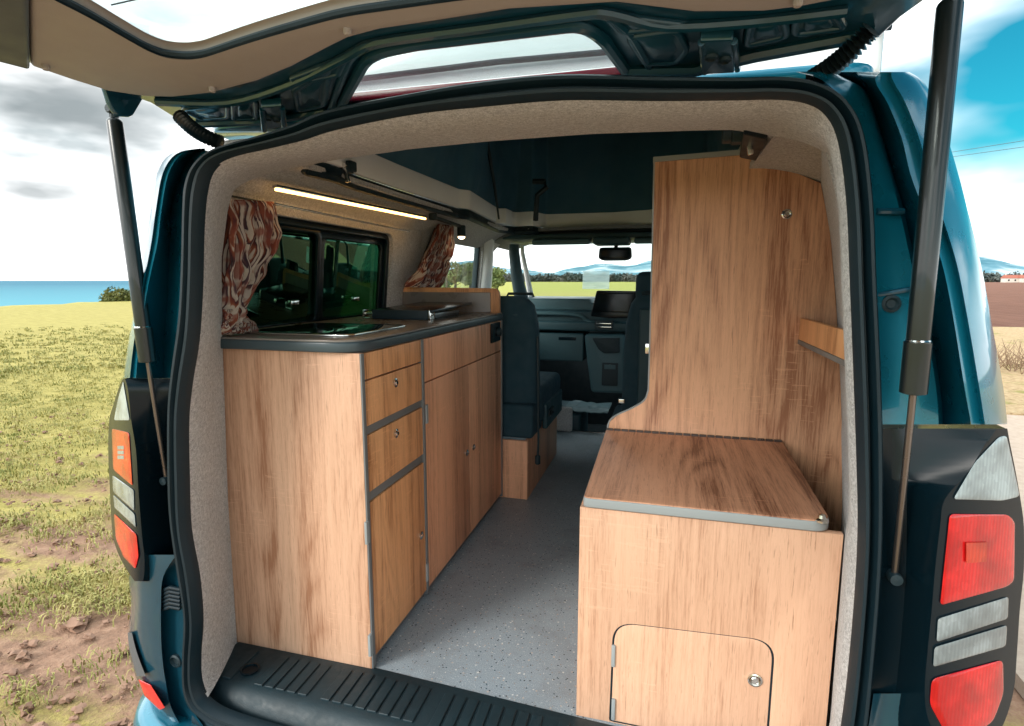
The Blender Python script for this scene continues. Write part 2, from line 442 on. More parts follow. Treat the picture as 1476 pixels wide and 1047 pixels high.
# ================================================================== THE SETTING
g = MB(); rings = []
def shore(az): return interp([(-75, 44), (-58, 47), (-52, 53), (-46, 59), (-41, 75), (-36, 150), (-30, 900)], az)
azs = [-180+i*2.5 for i in range(0, 36)] + [-90+i*1.0 for i in range(0, 130)] + [40+i*5 for i in range(0, 29)]
rs = [0, .6, 1.2, 1.8, 2.4, 3, 3.6, 4.3, 5, 6, 7, 8.5, 10, 12, 15, 19, 24, 30, 37, 45, 52, 60, 75, 100, 150, 250, 450, 900, 1500, 2500]
rs += [34, 41, 48, 56]; rs.sort()
for r in rs:
    row = []
    for a in azs:
        x, y = r*sin(rad(a)), r*cos(rad(a)); s_ = shore(a) if -110 < a < -28 else (34 if a < -100 else 5000)
        if a < -110: s_ = 40
        z = (noise.noise(Vector((x*.6, y*.6, 0)))*.03 + noise.noise(Vector((x*.12, y*.12, 3)))*.05)*min(1, max(0, (r-1.5)/3)) if r < 60 else 0
        if r > s_: z = -min(18, (r-s_)*.6)
        row.append((x, y, z-.01))
    rings.append(row)
g.grid(rings, cu=True)
tag(g.build('ground', 'field'), kind='structure')
m = MB(); m.poly([(-40000, -9000, -15), (9000, -9000, -15), (9000, 45000, -15), (-40000, 45000, -15)], [(0, 1, 2, 3)])
tag(m.build('sea', 'sea'), kind='structure')
def pz(az, r, z=0): return (r*sin(rad(az)), r*cos(rad(az)), z)
# right-hand side: track, verge and ploughed field as sheets over the ground
def sheet(name, mat, pts, z):
    b = MB(); n = 26
    (a, c, d, e) = [Vector((*p, z)) for p in pts]
    rows = []
    for i in range(n+1):
        row = []
        for j in range(n+1):
            p = a.lerp(c, j/n).lerp(e.lerp(d, j/n), i/n)
            row.append(p + Vector((noise.noise(p*.3)*.25, noise.noise(p*.3+Vector((7, 0, 0)))*.25, 0)))
        rows.append(row)
    b.slab(rows, (0, 0, -.06)); return tag(b.build(name, mat), kind='structure')
sheet('ploughed_field', 'plough', [(3.2, 21), (400, 21), (900, 900), (120, 900)], .075)
sheet('verge', 'verge', [(1.2, 7.4), (60, 7.4), (60, 21.3), (3.0, 21.3)], .085)
sheet('track', 'track', [(.9, -6), (60, -6), (60, 7.6), (1.5, 7.6)], .066)
# hills
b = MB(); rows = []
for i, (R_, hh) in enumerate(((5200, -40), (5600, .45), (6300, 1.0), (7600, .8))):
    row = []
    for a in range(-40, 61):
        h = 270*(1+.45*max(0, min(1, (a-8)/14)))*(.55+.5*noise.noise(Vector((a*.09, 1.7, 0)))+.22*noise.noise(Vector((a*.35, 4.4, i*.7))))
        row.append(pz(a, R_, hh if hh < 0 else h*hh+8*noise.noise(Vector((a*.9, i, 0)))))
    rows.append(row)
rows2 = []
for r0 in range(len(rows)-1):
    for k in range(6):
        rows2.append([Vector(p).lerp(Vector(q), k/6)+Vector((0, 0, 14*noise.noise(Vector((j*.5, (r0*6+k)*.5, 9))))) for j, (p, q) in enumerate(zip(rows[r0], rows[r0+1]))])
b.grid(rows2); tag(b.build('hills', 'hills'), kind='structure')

def clumps(b, c, rx, ry, rz, n, size, flat_=1.0):
    for _ in range(n):
        while True:
            p = Vector((random.uniform(-1, 1), random.uniform(-1, 1), random.uniform(-1, 1)))
            if .25 < p.length < 1: break
        p = Vector((c[0]+p.x*rx, c[1]+p.y*ry, c[2]+p.z*rz))
        s_ = size*random.uniform(.6, 1.3)
        u = Vector((random.gauss(0, 1), random.gauss(0, 1), random.gauss(0, 1))).normalized()
        w = u.orthogonal().normalized()*s_; u = u*s_*.6
        b.poly([p-w, p-u, p+w, p+u], [(0, 1, 2, 3)])
# far wood: one mass
b = MB()
for a in [x*.16 for x in range(-150, 210)]:
    d = 620+60*noise.noise(Vector((a*.3, 0, 0))); h = 8+2.5*noise.noise(Vector((a*.8, 2, 0)))+random.uniform(-1.5, 1.5)
    if a > 12: h *= .9
    c = pz(a, d, h*.45); clumps(b, c, 4, 4, h*.62, 95, 1.3)
tag(b.build('far_wood', 'wood_far', smooth=0), 'long dark wood beyond the green field, seen through the windscreen', 'wood', kind='stuff')
# bush on the shore
def tree(name, az, r, h, w, label, cat, group=None, mat='tree', cone=0., z0=0, n=900, leafsz=.28):
    c = Vector(pz(az, r, z0)); t = thing(name, c, label, cat, group)
    tb = MB(); tb.tube([c, c+Vector((.1, 0, h*.3)), c+Vector((0, .1, h*.75))], [w*.06+.05, w*.045+.03, .02], 8)
    for k in range(7):
        a = k*2.4; z_ = h*(.25+.08*k); tb.tube([c+Vector((0, 0, z_)), c+Vector((cos(a)*w*.3, sin(a)*w*.3, z_+h*.12))], [.05, .015], 5)
    tb.build('trunk', 'bark', t)
    cb = MB()
    for k in range(16 if cone else 14):
        f = k/15
        if cone: rr = w*.5*(1-f*.8)*random.uniform(.75, 1.1); cz = h*(.18+.78*f); off = .12*w
        else: rr = w*random.uniform(.2, .3); cz = h*random.uniform(.38, .85); off = w*.38*math.sqrt(max(.1, 1-((cz/h-.5)*1.7)**2))
        a = random.uniform(0, 6.28)
        clumps(cb, (c.x+cos(a)*off*random.random(), c.y+sin(a)*off*random.random(), c.z+cz), rr, rr, h*.09 if cone else rr*.8, n//15, leafsz)
    cb.build('crown', mat, t, smooth=0); return t
def mound(name, azr, r, h, w, label):
    c = Vector(pz(azr, r, -1.2)); t = thing(name, c, label, 'bush')
    tb = MB()
    for k in range(9):
        a = k*.7; tb.tube([c, c+Vector((cos(a)*w*.2, sin(a)*w*.2, h*.7))], [.06, .02], 5)
    tb.build('stem', 'bark', t)
    cb = MB()
    side = Vector((cos(rad(azr)), -sin(rad(azr)), 0))
    for k in range(26):
        f = random.uniform(-1, 1); hh = h*(1-.55*f*f)*random.uniform(.35, .8)
        if f < -.3: hh *= .8
        p = c+side*f*w*.5+Vector((0, random.uniform(-1, 1), hh)); clumps(cb, p, w*.09, w*.09, h*.17, 330, .10)
    cb.build('foliage', 'bush', t, smooth=0)
mound('shore_bush', -46.6, 52, 3.9, 9.0, 'dense olive green bush at the field edge in front of the sea')
for i, (az, hh, ww, kk, lab) in enumerate([(-22.4, 3.9, 2.0, 1, 'tapering dark green conifer directly left of the utility pole'),
        (-24.0, 4.7, 2.6, 1, 'tall dark conifer nearest to the patterned curtain'), (-21.1, 3.1, 2.6, 0, 'low round green tree just right of the utility pole'),
        (-19.6, 3.2, 2.5, 0, 'pale round tree at the rear edge of the cab door window'), (-16.9, 2.6, 2.6, 0, 'bushy tree framed by the small quarter window')]):
    tree('conifer_tree' if kk else 'broadleaf_tree', az, 62, hh+.5, ww, lab, 'tree', 'trees beyond the cab windows', cone=kk, n=2600, leafsz=.15)
# hedge pieces and houses on the right
for az, lab in ((26.1, 'leftmost distant pale house with red roof beyond ploughed field'), (27.0, 'distant pale house with red roof nearest the photo edge')):
    c = Vector(pz(az, 560, 0)); t = thing('house', c, lab, 'house', 'far houses')
    b = MB(); b.box(c.x-4.6, c.x+4.6, c.y-3, c.y+3, 0, 3.2, .02); b.build('wall', 'plaster', t)
    b = MB(); b.poly([(c.x-5, c.y-3.4, 3.2), (c.x+5, c.y-3.4, 3.2), (c.x+5, c.y+3.4, 3.2), (c.x-5, c.y+3.4, 3.2), (c.x-4.6, c.y, 5.6), (c.x+4.6, c.y, 5.6)],
        [(0, 1, 5, 4), (2, 3, 4, 5), (1, 2, 5), (3, 0, 4), (0, 3, 2, 1)]); rf = b.build('roof', 'rooftile', t)
    b = MB(); b.box(c.x-3.6, c.x-2.9, c.y-.3, c.y+.4, 4.8, 6.4, .02); b.build('chimney', 'plaster', rf)
    for k in (-2.4, 1.6):
        b = MB(); b.box(c.x+k-.5, c.x+k+.5, c.y-3.05, c.y-2.95, 1.1, 2.3, .01); b.build('window', 'gloss', t)
# utility pole and overhead cables
c = Vector(pz(-21.9, 48)); t = thing('utility_pole', c, 'slim grey utility pole behind the cab side window', 'pole')
b = MB(); b.cyl(c, c+Vector((0, 0, 5.6)), .09, 12); b.build('post', 'bark', t)
b = MB(); b.box(c.x-.7, c.x+.7, c.y-.05, c.y+.05, 5.1, 5.22, .01); b.build('crossarm', 'bark', t)
for (y0, y1, lab) in ((219, 203, 'upper of two thin overhead cables crossing the sky'), (226, 212, 'lower of two thin overhead cables crossing the sky')):
    p = at(1375, y0, Y=40); q = at(1476, y1, Y=32); d = q-p
    b = MB(); b.tube([p-d*3+Vector((0, 0, .5)), p-d*1.5+Vector((0, 0, .15)), p, q, q+d*1.5+Vector((0, 0, .5))], .012, 6)
    tag(b.build('overhead_cable', 'cable'), lab, 'cable', 'overhead cables')

# grass tufts and clods on the near field
b = MB()
for q_ in range(19000):
    a = random.uniform(-66, -40) if q_ < 13000 else random.choice((random.uniform(-150, -66), random.uniform(-40, -24))); r = 1.9+ (random.random()**1.5)*26
    x, y = r*sin(rad(a)), r*cos(rad(a))
    k = noise.noise(Vector((x*.8, y*.8, 5)))*.6+noise.noise(Vector(((x*.79+y*.61)*.12, (-x*.61+y*.79)*2.0, 1)))
    if r > 10 and random.random() < (r-10)/15: continue
    if q_ >= 13000 and x > -1.5 and y > -.3: continue
    if k+(r-3.2)*.14 < random.uniform(-.1, .5): continue
    s_ = random.uniform(.5, 1.15)*(1 if r < 12 else 1.5)
    for q in range(random.randint(6, 12)):
        ang = random.uniform(0, 6.28); ln = random.uniform(.022, .055)*s_; lean = random.uniform(.25, 1.1)
        p = Vector((x+random.gauss(0, .035)*s_, y+random.gauss(0, .035)*s_, .012))
        d = Vector((cos(ang), sin(ang), 0)); w = Vector((-sin(ang), cos(ang), 0))*.0025*s_*(1+r*.10)
        mid = p+d*ln*lean*.4+Vector((0, 0, ln*.6)); tip = p+d*ln*lean+Vector((0, 0, ln*(.9-.3*lean)))
        b.poly([p-w, p+w, mid+w*.8, mid-w*.8, tip], [(0, 1, 2, 3), (3, 2, 4)])
tag(b.build('grass', 'grass', smooth=0), 'short green and straw grass tufts growing in the brown field', 'grass', kind='stuff')
b = MB()
for _ in range(1500):
    a = random.uniform(-64, -36); r = 1.5+(random.random()**1.4)*7
    x, y = r*sin(rad(a)), r*cos(rad(a)); s_ = random.choice((.005, .007, .009, .012, .016))*random.uniform(.7, 1.5)
    if random.random() < .008: s_ = .04
    bb = bmesh.new(); bmesh.ops.create_icosphere(bb, subdivisions=2, radius=s_)
    o_ = Vector((random.random()*50, 0, 0))
    for v in bb.verts: v.co = Vector((v.co.x*1.3, v.co.y, v.co.z*.6))*(1+1.1*noise.noise(v.co/s_*1.3+o_)); v.co += Vector((x, y, .005))
    b._merge(bb)
tag(b.build('soil_clods', 'stone_clod', smooth=25), 'loose brown soil clods and stones on bare ground', 'soil', kind='stuff')
b = MB()
for k in range(60):
    p = Vector((5.6+random.gauss(0, .35), 11.2+random.gauss(0, .5), .1)); 
    for q in range(3):
        d = Vector((random.gauss(0, .4), random.gauss(0, .4), random.uniform(.3, 1))).normalized()*random.uniform(.2, .5)
        b.tube([p, p+d*.5, p+d+Vector((random.gauss(0, .08), random.gauss(0, .08), 0))], [.006, .004, .002], 4)
tag(b.build('dry_shrub', 'twig'), 'bare brown twiggy shrub on the dry verge beside the van', 'shrub')

# ================================================================== THE VAN
FL = .60                                                  # van floor height
van = thing('camper_van', (-.35, 2.5, 0), 'teal blue camper van with open tailgate and raised pop-up roof', 'van')
XC = -.345
# pairs of (outer, inner) points of the door seal, traced as an outline on its plane
SP = [((244, 682), (269, 690)), ((244.5, 587), (268, 610)), ((250, 529), (273, 555)), ((260, 453), (283, 491)), ((264, 376), (288, 415)), ((266, 300), (290, 330)),
      ((269, 265), (295, 275)), ((282, 237), (306, 244)), ((310, 215), (332, 227)), ((373, 196), (390, 213)), ((423, 180), (435, 202)), ((474, 158), (483, 187)),
      ((586, 136), (592, 165)), ((698, 117), (700, 153)), ((810, 107), (812, 144)), ((950, 110), (950, 145)), ((1060, 112), (1060, 144)), ((1125, 111), (1118, 143)),
      ((1178, 119), (1160, 148)), ((1220, 145), (1190, 165)), ((1246, 195), (1209, 205)), ((1259, 293), (1221, 293)), ((1264, 410), (1226, 410)), ((1270, 536), (1231, 536)),
      ((1273, 660), (1235, 650)), ((1271, 803), (1237, 770)), ((1261, 940), (1229, 905)), ((1248, 1060), (1213, 1047)), ((1225, 1180), (1190, 1150)),
      ((1000, 1190), (990, 1150)), ((700, 1150), (700, 1110)), ((500, 1105), (500, 1075)), ((345, 1060), (352, 1035)), ((288, 1030), (303, 1012)), ((268, 1000), (288, 985)), ((265, 953), (286, 946)),
      ((267, 885), (289, 896)), ((257, 821), (284, 832)), ((247, 745), (272, 764))]
YS = .93
so = spline([at(*a, Y=YS) for a, b_ in SP], 5, True); si = spline([at(*b_, Y=YS) for a, b_ in SP], 5, True)
b = MB(); prof = [(0, .025), (0, .004), (.06, -.006), (.16, -.012), (.28, -.012), (.38, -.005), (.46, .004), (.52, .004), (.60, -.008), (.72, -.019), (.84, -.018), (.94, -.008), (1, .002), (1, .009)]
b.grid([[o_.lerp(i_, f)+Vector((0, d, 0)) for f, d in prof] for o_, i_ in zip(so, si)], cu=True, cv=True)
b.build('door_seal', 'rubber', van)

# ---- felt lining: reveal of the rear opening
APX = [(436, 243), (455, 237), (500, 228), (590, 214), (700, 203), (850, 192), (1000, 187), (1060, 186), (1105, 196)]
ZA = 1.845
APB = [at(*q, Z=ZA) for q in APX]
TALLX = sorted([(at(x, y, Y=1.70).z, at(x, y, Y=1.70).x) for x, y in ((1183, 264), (1196, 330), (1206, 450), (1212, 560), (1214, 640), (1215, 720), (1216, 800))])
BOXX = sorted([(at(x, y, Y=1.118).z, at(x, y, Y=1.118).x) for x, y in ((1193, 1060), (1206, 900), (1216, 772))])
b = MB(); r0, r1, r2 = [], [], []
for p in si:
    tt = max(0, min(1, (p.z-1.755)/.06)); tt = tt*tt*(3-2*tt)
    if p.x < XC:
        xl = interp([(.6, -1.062), (1.0, -1.055), (1.4, -1.035), (1.6, -1.02), (1.72, -.99), (1.80, -.95)], p.z)
        side = Vector((min(p.x-.03, xl), 1.118, p.z))
    else:
        xt = lerp(p.x, interp(TALLX, p.z), .245); xb = interp(BOXX, p.z)
        f = max(0, min(1, (p.z-1.09)/.12)); side = Vector((lerp(xb, xt, f)+.002, 1.118, p.z))
    xx = max(APB[0].x, min(APB[-1].x, XC+(p.x-XC)*1.10))
    yy = interp([(q.x, q.y) for q in APB], xx)
    top = Vector((xx, yy+.004, ZA-.001))
    r0.append(p+Vector((0, .004, 0)))
    q1 = side.lerp(top, tt) if p.z > 1.0 else side
    if p.z < .7: q1.z = p.z
    r1.append(q1)
def midr(t, bulge):
    out = []
    for a, c in zip(r0, r1):
        m_ = a.lerp(c, t); n_ = Vector((XC, m_.y, 1.25))-m_; n_.y = 0
        out.append(m_+n_.normalized()*bulge)
    return out
lowi = [i_ for i_, p in enumerate(si) if p.z < FL-.004]
st_, en_ = max(lowi)+1, min(lowi)
order = list(range(st_, len(si)))+list(range(0, en_)) if st_ < len(si) else list(range(0, en_))
R_all = [r0, midr(.12, .008), midr(.35, .010), midr(.7, .004), r1]
b.grid([[row[k_ % len(si)] for k_ in order] for row in R_all])
# right: from ring 1 on to the tall unit and the front, left: onwards behind the kitchen
NR = len(si)
b.build('felt_reveal', 'felt', van, smooth=60)

# ---- walls: left with window openings, tilted above the waist
def wall_x(z, side):
    t = interp([(.5, 0), (1.35, 0), (1.78, .04)], z)
    return (-1.13+t) if side < 0 else (.50-t*1.0)
def wallmap(side, th):
    return lambda u, v, w: Vector((wall_x(v, side)+w, u, v))
def wquad(y0, z0, y1, z1, r=.05): return rpoly([(y0, z0), (y1, z0), (y1, z1), (y0, z1)], r)
win1 = wquad(1.205, 1.385, 2.12, 1.735, .045)
win2 = [(2.55, 1.45), (3.30, 1.45), (3.24, 1.74), (3.20, 1.785), (3.10, 1.80), (2.62, 1.79), (2.55, 1.76)]
def strips(side, ys, z0, z1):           # wall cut in strips so the tilt follows
    pass
b = MB()
b.flat([(1.118, .58), (3.42, .58), (3.42, 1.36), (1.118, 1.36)], [], wallmap(-1, 0), .03)
b.flat([(1.118, 1.362), (2.40, 1.362), (2.40, 1.80), (1.118, 1.80)], [win1], wallmap(-1, 0), .03, .004)
b.flat([(2.402, 1.362), (3.42, 1.362), (3.42, 1.82), (2.402, 1.82)], [wquad(2.62, 1.44, 3.28, 1.79, .07)], wallmap(-1, 0), .03, .004)
b.build('side_lining', 'felt', van, smooth=50)
b = MB()
b.flat([(1.72, .58), (3.42, .58), (3.42, 1.24), (1.72, 1.24)], [], wallmap(1, 0), .03)
b.flat([(1.72, 1.242), (3.42, 1.242), (3.42, 1.82), (1.72, 1.82)], [wquad(2.12, 1.30, 3.30, 1.77, .05)], wallmap(1, 0), .03, .004)
# right: surface from the opening to the wall
rows = []
for k in range(9):
    t = k/8; z = lerp(.56, 1.80, t); x0 = interp(sorted([(q.z, q.x) for q in r1 if q.x > .1 and q.z < 1.80]), z)
    x1_ = interp(TALLX, z) if z > 1.0 else TALLX[0][1]
    rows.append([Vector((x0, 1.116, z)), Vector((lerp(x0, x1_, .5), 1.41, z)), Vector((x1_+.004, 1.72, z)), Vector((x1_+.03, 1.9, z))])
b.slab(rows, (.012, 0, 0)); b.build('pillar_lining', 'felt', van, smooth=50)
b = MB(); rows = []
for k in range(9):
    z = lerp(1.36, 1.80, k/8); x0 = interp(sorted([(q.z, q.x) for q in r1 if q.x < -.5 and q.z < 1.80]), z)
    rows.append([Vector((x0, 1.116, z)), Vector((lerp(x0, wall_x(z, -1), .6), 1.15, z)), Vector((wall_x(z, -1)+.016, 1.20, z))])
b.slab(rows, (-.006, 0, 0))
b.build('pillar_lining', 'felt', van, smooth=50)
# ceiling with roof aperture; coved edges
apl = [at(*q, Z=ZA) for q in ((741, 334), (717, 331), (673, 311), (658, 310), (568, 284), (509, 266))]
apf = [at(*q, Z=ZA) for q in ((941, 331), (880, 334), (830, 335), (785, 336), (765, 333))]
ap = [(p.x, p.y) for p in APB]+[(.215, 1.40), (.22, 3.0), (.19, 3.10)]+[(p.x, p.y) for p in apf]+[(p.x, p.y) for p in apl]+[(-.93, 1.46)]
ap = rpoly(ap, .02, 3)
def ceilmap(u, v, w):
    e = max(0, -(u+.93))+max(0, u-.19)
    return Vector((u, v, 1.872+w-e*e*2.2-e*.12))
b = MB(); b.flat([(-.99, 1.10), (.26, 1.10), (.26, 3.62), (-.99, 3.62)], [ap], lambda u, v, w: Vector((u, v, ZA+.009+w)), .018, .004)
b.build('headlining', 'felt', van, smooth=60)
# cove between wall and ceiling
for sgn in (-1, 1):
    b = MB(); rows = []
    for y in [1.116, 1.3, 1.6, 2.0, 2.4, 2.8, 3.2, 3.6]:
        pts = []
        for k in range(9):
            t = k/8
            if sgn < 0: pts.append(Vector((-lerp(1.105, .925, t), y, lerp(1.742, ZA-.002, math.sin(t*pi/2)**.85))))
            else: pts.append(Vector((lerp(.44, .20, t), y, lerp(1.775, ZA-.002, math.sin(t*pi/2)))))
        rows.append(pts)
    b.slab(rows, (0, 0, .015)); b.build('coving', 'felt', van, smooth=60)
# black rubber edge of the roof aperture and the pale rail behind it
apv = [Vector((u, v, ZA+.006)) for u, v in ap]
b = MB(); nfr = len(APB)*3
keep = [p+Vector((0, 0, -.010)) for p in apv]
ks = max(i_ for i_, p in enumerate(keep) if p.x > .1 and p.y < 1.9)+1
keep = keep[ks:]+keep[:3]
b.tube(keep, [.014]*(len(keep)-2)+[.013, .006], 10)
b.slab([[Vector((p.x, p.y, ZA-.012)), Vector((XC+(p.x-XC)*1.002, p.y, ZA+.024))] for p in keep], (0, 0, .001))
b.grid([[Vector((XC+(p.x-XC)*.985, p.y, ZA-.012)), Vector((XC+(p.x-XC)*.98, p.y, ZA+.02)), Vector((XC+(p.x-XC)*.985, p.y, ZA+.026)), Vector((XC+(p.x-XC)*1.01, p.y, ZA+.028))] for p in keep]); b.build('aperture_seal', 'rubber', van)
b = MB()
b.flat([(x*1.0, y) for x, y in ap], [[(XC+(x-XC)*.97, 2.4+(y-2.4)*.985) for x, y in ap]], lambda u, v, w: Vector((u, v, ZA+.071+w)), .083, .004)
b.box(apl[1].x-.02, apl[0].x+.03, apl[1].y-.12, apl[1].y+.02, ZA+.02, ZA+.105, .01)
rail = b.build('roof_rail', 'greytrim', van)
for x, y in ((758, 331), (800, 331), (852, 329), (915, 328)):
    b = MB(); p = at(x, y, Y=apf[2].y-.03); b.box(p.x-.03, p.x+.03, p.y-.02, p.y-.005, p.z-.008, p.z+.004, .002)
    for k in (-.02, 0, .02): b.cyl(p+Vector((k, -.02, -.002)), p+Vector((k, -.03, -.002)), .005, 10)
    b.build('bolt_plate', 'chrome', van)
# pop-up roof: canvas sides with folds, dark bed board
b = MB(); rows = []; loop = [Vector((XC+(x-XC)*.985, 2.3+(y-2.3)*.99, 0)) for x, y in ap]
dense = []
for q in range(len(loop)):
    a_, c_ = loop[q], loop[(q+1) % len(loop)]; k_ = max(1, int((c_-a_).length/.035))
    dense += [a_.lerp(c_, i_/k_) for i_ in range(k_)]
for k in range(15):
    t = k/14; row = []
    for q, p in enumerate(dense):
        ht = 2.10+(p.y-1.3)*.255-(ZA+.10); inn = (Vector((XC, min(max(p.y, 1.8), 2.8), 0))-p).normalized()
        f = sin(t*pi)*(.035+.014*sin(q*.33+t*2)+.02*noise.noise(Vector((q*.07, t*4, 3))))
        row.append(Vector((p.x, p.y, ZA+.10+ht*t))+inn*f)
    rows.append(row)
b.grid(rows, cu=True)
b.build('roof_canvas', 'canvas', van, smooth=80)
b = MB(); b.flat([(-.94, 1.30), (.26, 1.30), (.26, 3.36), (-.94, 3.36)], [], lambda u, v, w: Vector((u, v, 2.06+(v-1.3)*.255+w)), .03); b.build('roof_board', 'canvas', van)
b = MB(); b.tube([at(702, 205, X=-.88), at(712, 262, X=-.885), at(719, 316, X=-.89)], [.010, .008, .005], 8); b.build('strap', 'blackplastic', van)
b = MB()
b.tube([at(768, 262, Y=3.2), at(785, 262, Y=3.2), at(788, 270, Y=3.2), at(774, 282, Y=3.2), at(772, 318, Y=3.25)], .016, 8); b.build('hinge_arm', 'blackplastic', van)
# exterior shell of the roof
b = MB(); b.flat(rpoly([(-1.02, 1.22), (.34, 1.22), (.34, 3.6), (-1.02, 3.6)], .12), [], lambda u, v, w: Vector((u, v, 2.125+(v-1.3)*.255+w)), .07, .02, 4)
b.flat(rpoly([(-1.03, 1.16), (.35, 1.16), (.35, 1.24), (-1.03, 1.24)], .03), [], lambda u, v, w: Vector((u, v, 1.995+w)), .20, .02, 4)
b.build('pop_top_shell', 'white', van)
b = MB(); gz = at(690, 97, Y=1.14).z; b.tube([(-1.03, 1.152, gz), (-.34, 1.145, gz+.008), (.35, 1.152, gz)], .006, 8); b.build('shell_groove_seal', 'rubber', van)
b = MB(); b.flat(rpoly([(-1.03, 1.09), (.33, 1.09), (.33, 3.7), (-1.03, 3.7)], .08), [[(x*1.0, y) for x, y in ap]], lambda u, v, w: Vector((u, v, 1.895+w)), .024, .006); b.build('roof_panel', 'teal', van)
b = MB(); b.obox((XC-.03, 1.085, 1.918), ((1, 0, 0), (0, 1, 0), (0, 0, 1)), (.285, .016, .008), .006, 3); b.build('high_brake_light', 'brake', van)

# ---- LED strips, curtain track, spot lamp
def bar(b, p, q, w, h, bev=.001):
    p, q = Vector(p), Vector(q); d = (q-p); L_ = d.length; d.normalize(); s_ = d.cross(Vector((0, 0, 1))).normalized(); u = s_.cross(d)
    b.obox((p+q)/2, (s_, d, u), (w/2, L_/2, h/2), bev)
p, q = at(396, 272, X=-.985), at(612, 315, X=-.975)
t = van
b = MB(); bar(b, p+Vector((0, 0, .006)), q+Vector((0, 0, .006)), .016, .008); ch = b.build('led_channel', 'chrome', van)
b = MB(); bar(b, p+Vector((.003, 0, -.002)), q+Vector((.003, 0, -.002)), .008, .007); b.build('led_strip', 'led', van)
p, q = at(396, 294, X=-1.008), at(590, 334, X=-1.004)
b = MB(); bar(b, p, q, .006, .005); b.build('curtain_wire', M['chrome'], van)
b = MB(); p, q = at(624, 313, X=-.97), at(662, 326, X=-.95)
bar(b, p, q, .018, .014, .003); b.cyl(p+Vector((0, 0, -.012)), p+Vector((0, 0, .014)), .018, 14, .003); tr = b.build('lamp_track', 'blackplastic', van)
sp = thing('spot_lamp', at(665, 326, X=-.95), 'small black cylinder spot lamp glowing warm under the ceiling', 'lamp')
c = at(665, 329, X=-.95)
b = MB(); b.lathe(c+Vector((0, 0, .012)), (0, 0, -1), [(0, 0), (.018, 0), (.020, .004), (.020, .05), (.017, .052), (.016, .044)], 20); b.build('lamp_housing', 'blackplastic', sp)
b = MB(); b.lathe(c+Vector((0, 0, .012)), (0, 0, -1), [(.0165, .040), (.0165, .055), (.010, .062), (0, .064)], 20); b.build('bulb', 'led_spot', sp)

# ---- latches (left and right) of the pop-up roof
for (x, y, X_, lab) in ((497, 242, -.93, 0), (1062, 196, None, 1)):
    p = at(x, y, X=X_) if X_ else at(x, y, Y=1.36)
    b = MB(); b.box(p.x-.03, p.x+.03, p.y-.015, p.y+.02, p.z-.012, p.z+.018, .006, 3); b.box(p.x-.012, p.x+.03, p.y-.03, p.y, p.z-.02, p.z+.008, .004)
    la = b.build('roof_latch', 'blackplastic', van)
    b = MB(); b.obox(p+Vector((.022, -.03, -.022)), (Vector((1, 0, .2)).normalized(), (0, 1, 0), Vector((-.2, 0, 1)).normalized()), (.006, .005, .026), .003, 3); b.cyl(p+Vector((.02, -.04, .0)), p+Vector((.02, -.015, .0)), .007, 12)
    b.build('latch_lever', 'chrome', la)
b = MB(); b.tube([at(470, 237, X=-.96), at(470, 250, X=-.96)], .012, 12); b.build('grommet', 'blackplastic', van)
b = MB(); LQ = [at(*q, Z=ZA-.008) for q in ((1072, 189), (1107, 197), (1090, 229), (1066, 224))]
b.flat(rpoly([(p.x, p.y) for p in LQ], .01), [], XY(ZA-.008), .012, .003); b.build('latch_recess', 'rubber', van)

# ---- left windows
def wmap(off): return lambda u, v, w: Vector((wall_x(v, -1)+off+w, u, v))
b = MB(); b.flat(wquad(1.17, 1.365, 2.14, 1.745, .05), [wquad(1.19, 1.40, 2.10, 1.712, .03)], wmap(-.012), .02, .004); wf = b.build('window_frame', 'gloss', van)
b = MB(); b.flat(wquad(1.19, 1.395, 1.66, 1.715, .03), [wquad(1.21, 1.42, 1.638, 1.700, .03)], wmap(-.014), .012, .003)
b.flat(wquad(1.64, 1.395, 2.11, 1.715, .03), [wquad(1.69, 1.42, 2.075, 1.690, .03)], wmap(-.022), .012, .003); b.build('sliding_frame', 'gloss', wf)
for (a, c_) in ((1.20, 1.65), (1.675, 2.09)):
    b = MB(); b.flat(wquad(a, 1.41, c_, 1.705, .03), [], wmap(-.020), .004, .001); b.build('pane', 'glass_dark', wf)
for y_ in (1.50, 1.86):
    b = MB(); b.box(-1.118, -1.105, y_-.02, y_+.02, 1.475, 1.49, .003); b.build('window_catch', 'chrome', wf)
def sidewin(y0, y1, z0, z1, off, r=.06, x=None):
    b = MB(); fn = wmap(off); b.flat(wquad(y0-.03, z0-.03, y1+.03, z1+.03, r+.02), [wquad(y0, z0, y1, z1, r)], fn, .03, .004); o = b.build('window_frame', 'blackplastic', van)
    b = MB(); b.flat(wquad(y0-.01, z0-.01, y1+.01, z1+.01, r), [], fn, .004, .001); b.build('pane', 'glass', o)
sidewin(2.62, 3.26, 1.45, 1.785, -.02)
b = MB(); fn = lambda u, v, w: Vector((wall_x(v, 1)+.02+w, u, v))
b.flat(wquad(2.08, 1.26, 3.34, 1.79, .06), [wquad(2.15, 1.32, 3.27, 1.75, .05)], fn, .03, .004); o = b.build('window_frame', 'blackplastic', van)  # out of view; opening widened to let more light onto the kitchen front
b = MB(); b.flat(wquad(2.13, 1.30, 3.29, 1.77, .05), [], fn, .004, .001); b.build('pane', 'glass', o)

# ---- cab: pillars, header, windscreen
b = MB()      # B pillar trim
rows = []
for k in range(8):
    t = k/7; z = lerp(1.86, 1.0, t); w0 = lerp(.04, .0, t)
    rows.append([Vector((-1.07-.05*t, 3.30-.03*t, z)), Vector((-1.035-.06*t, 3.34-.02*t, z)), Vector((-1.045-.06*t, 3.42, z)), Vector((-1.09-.05*t, 3.45, z))])
b.slab(rows, (-.02, 0, 0)); b.build('door_pillar', 'greytrim', van, smooth=60)
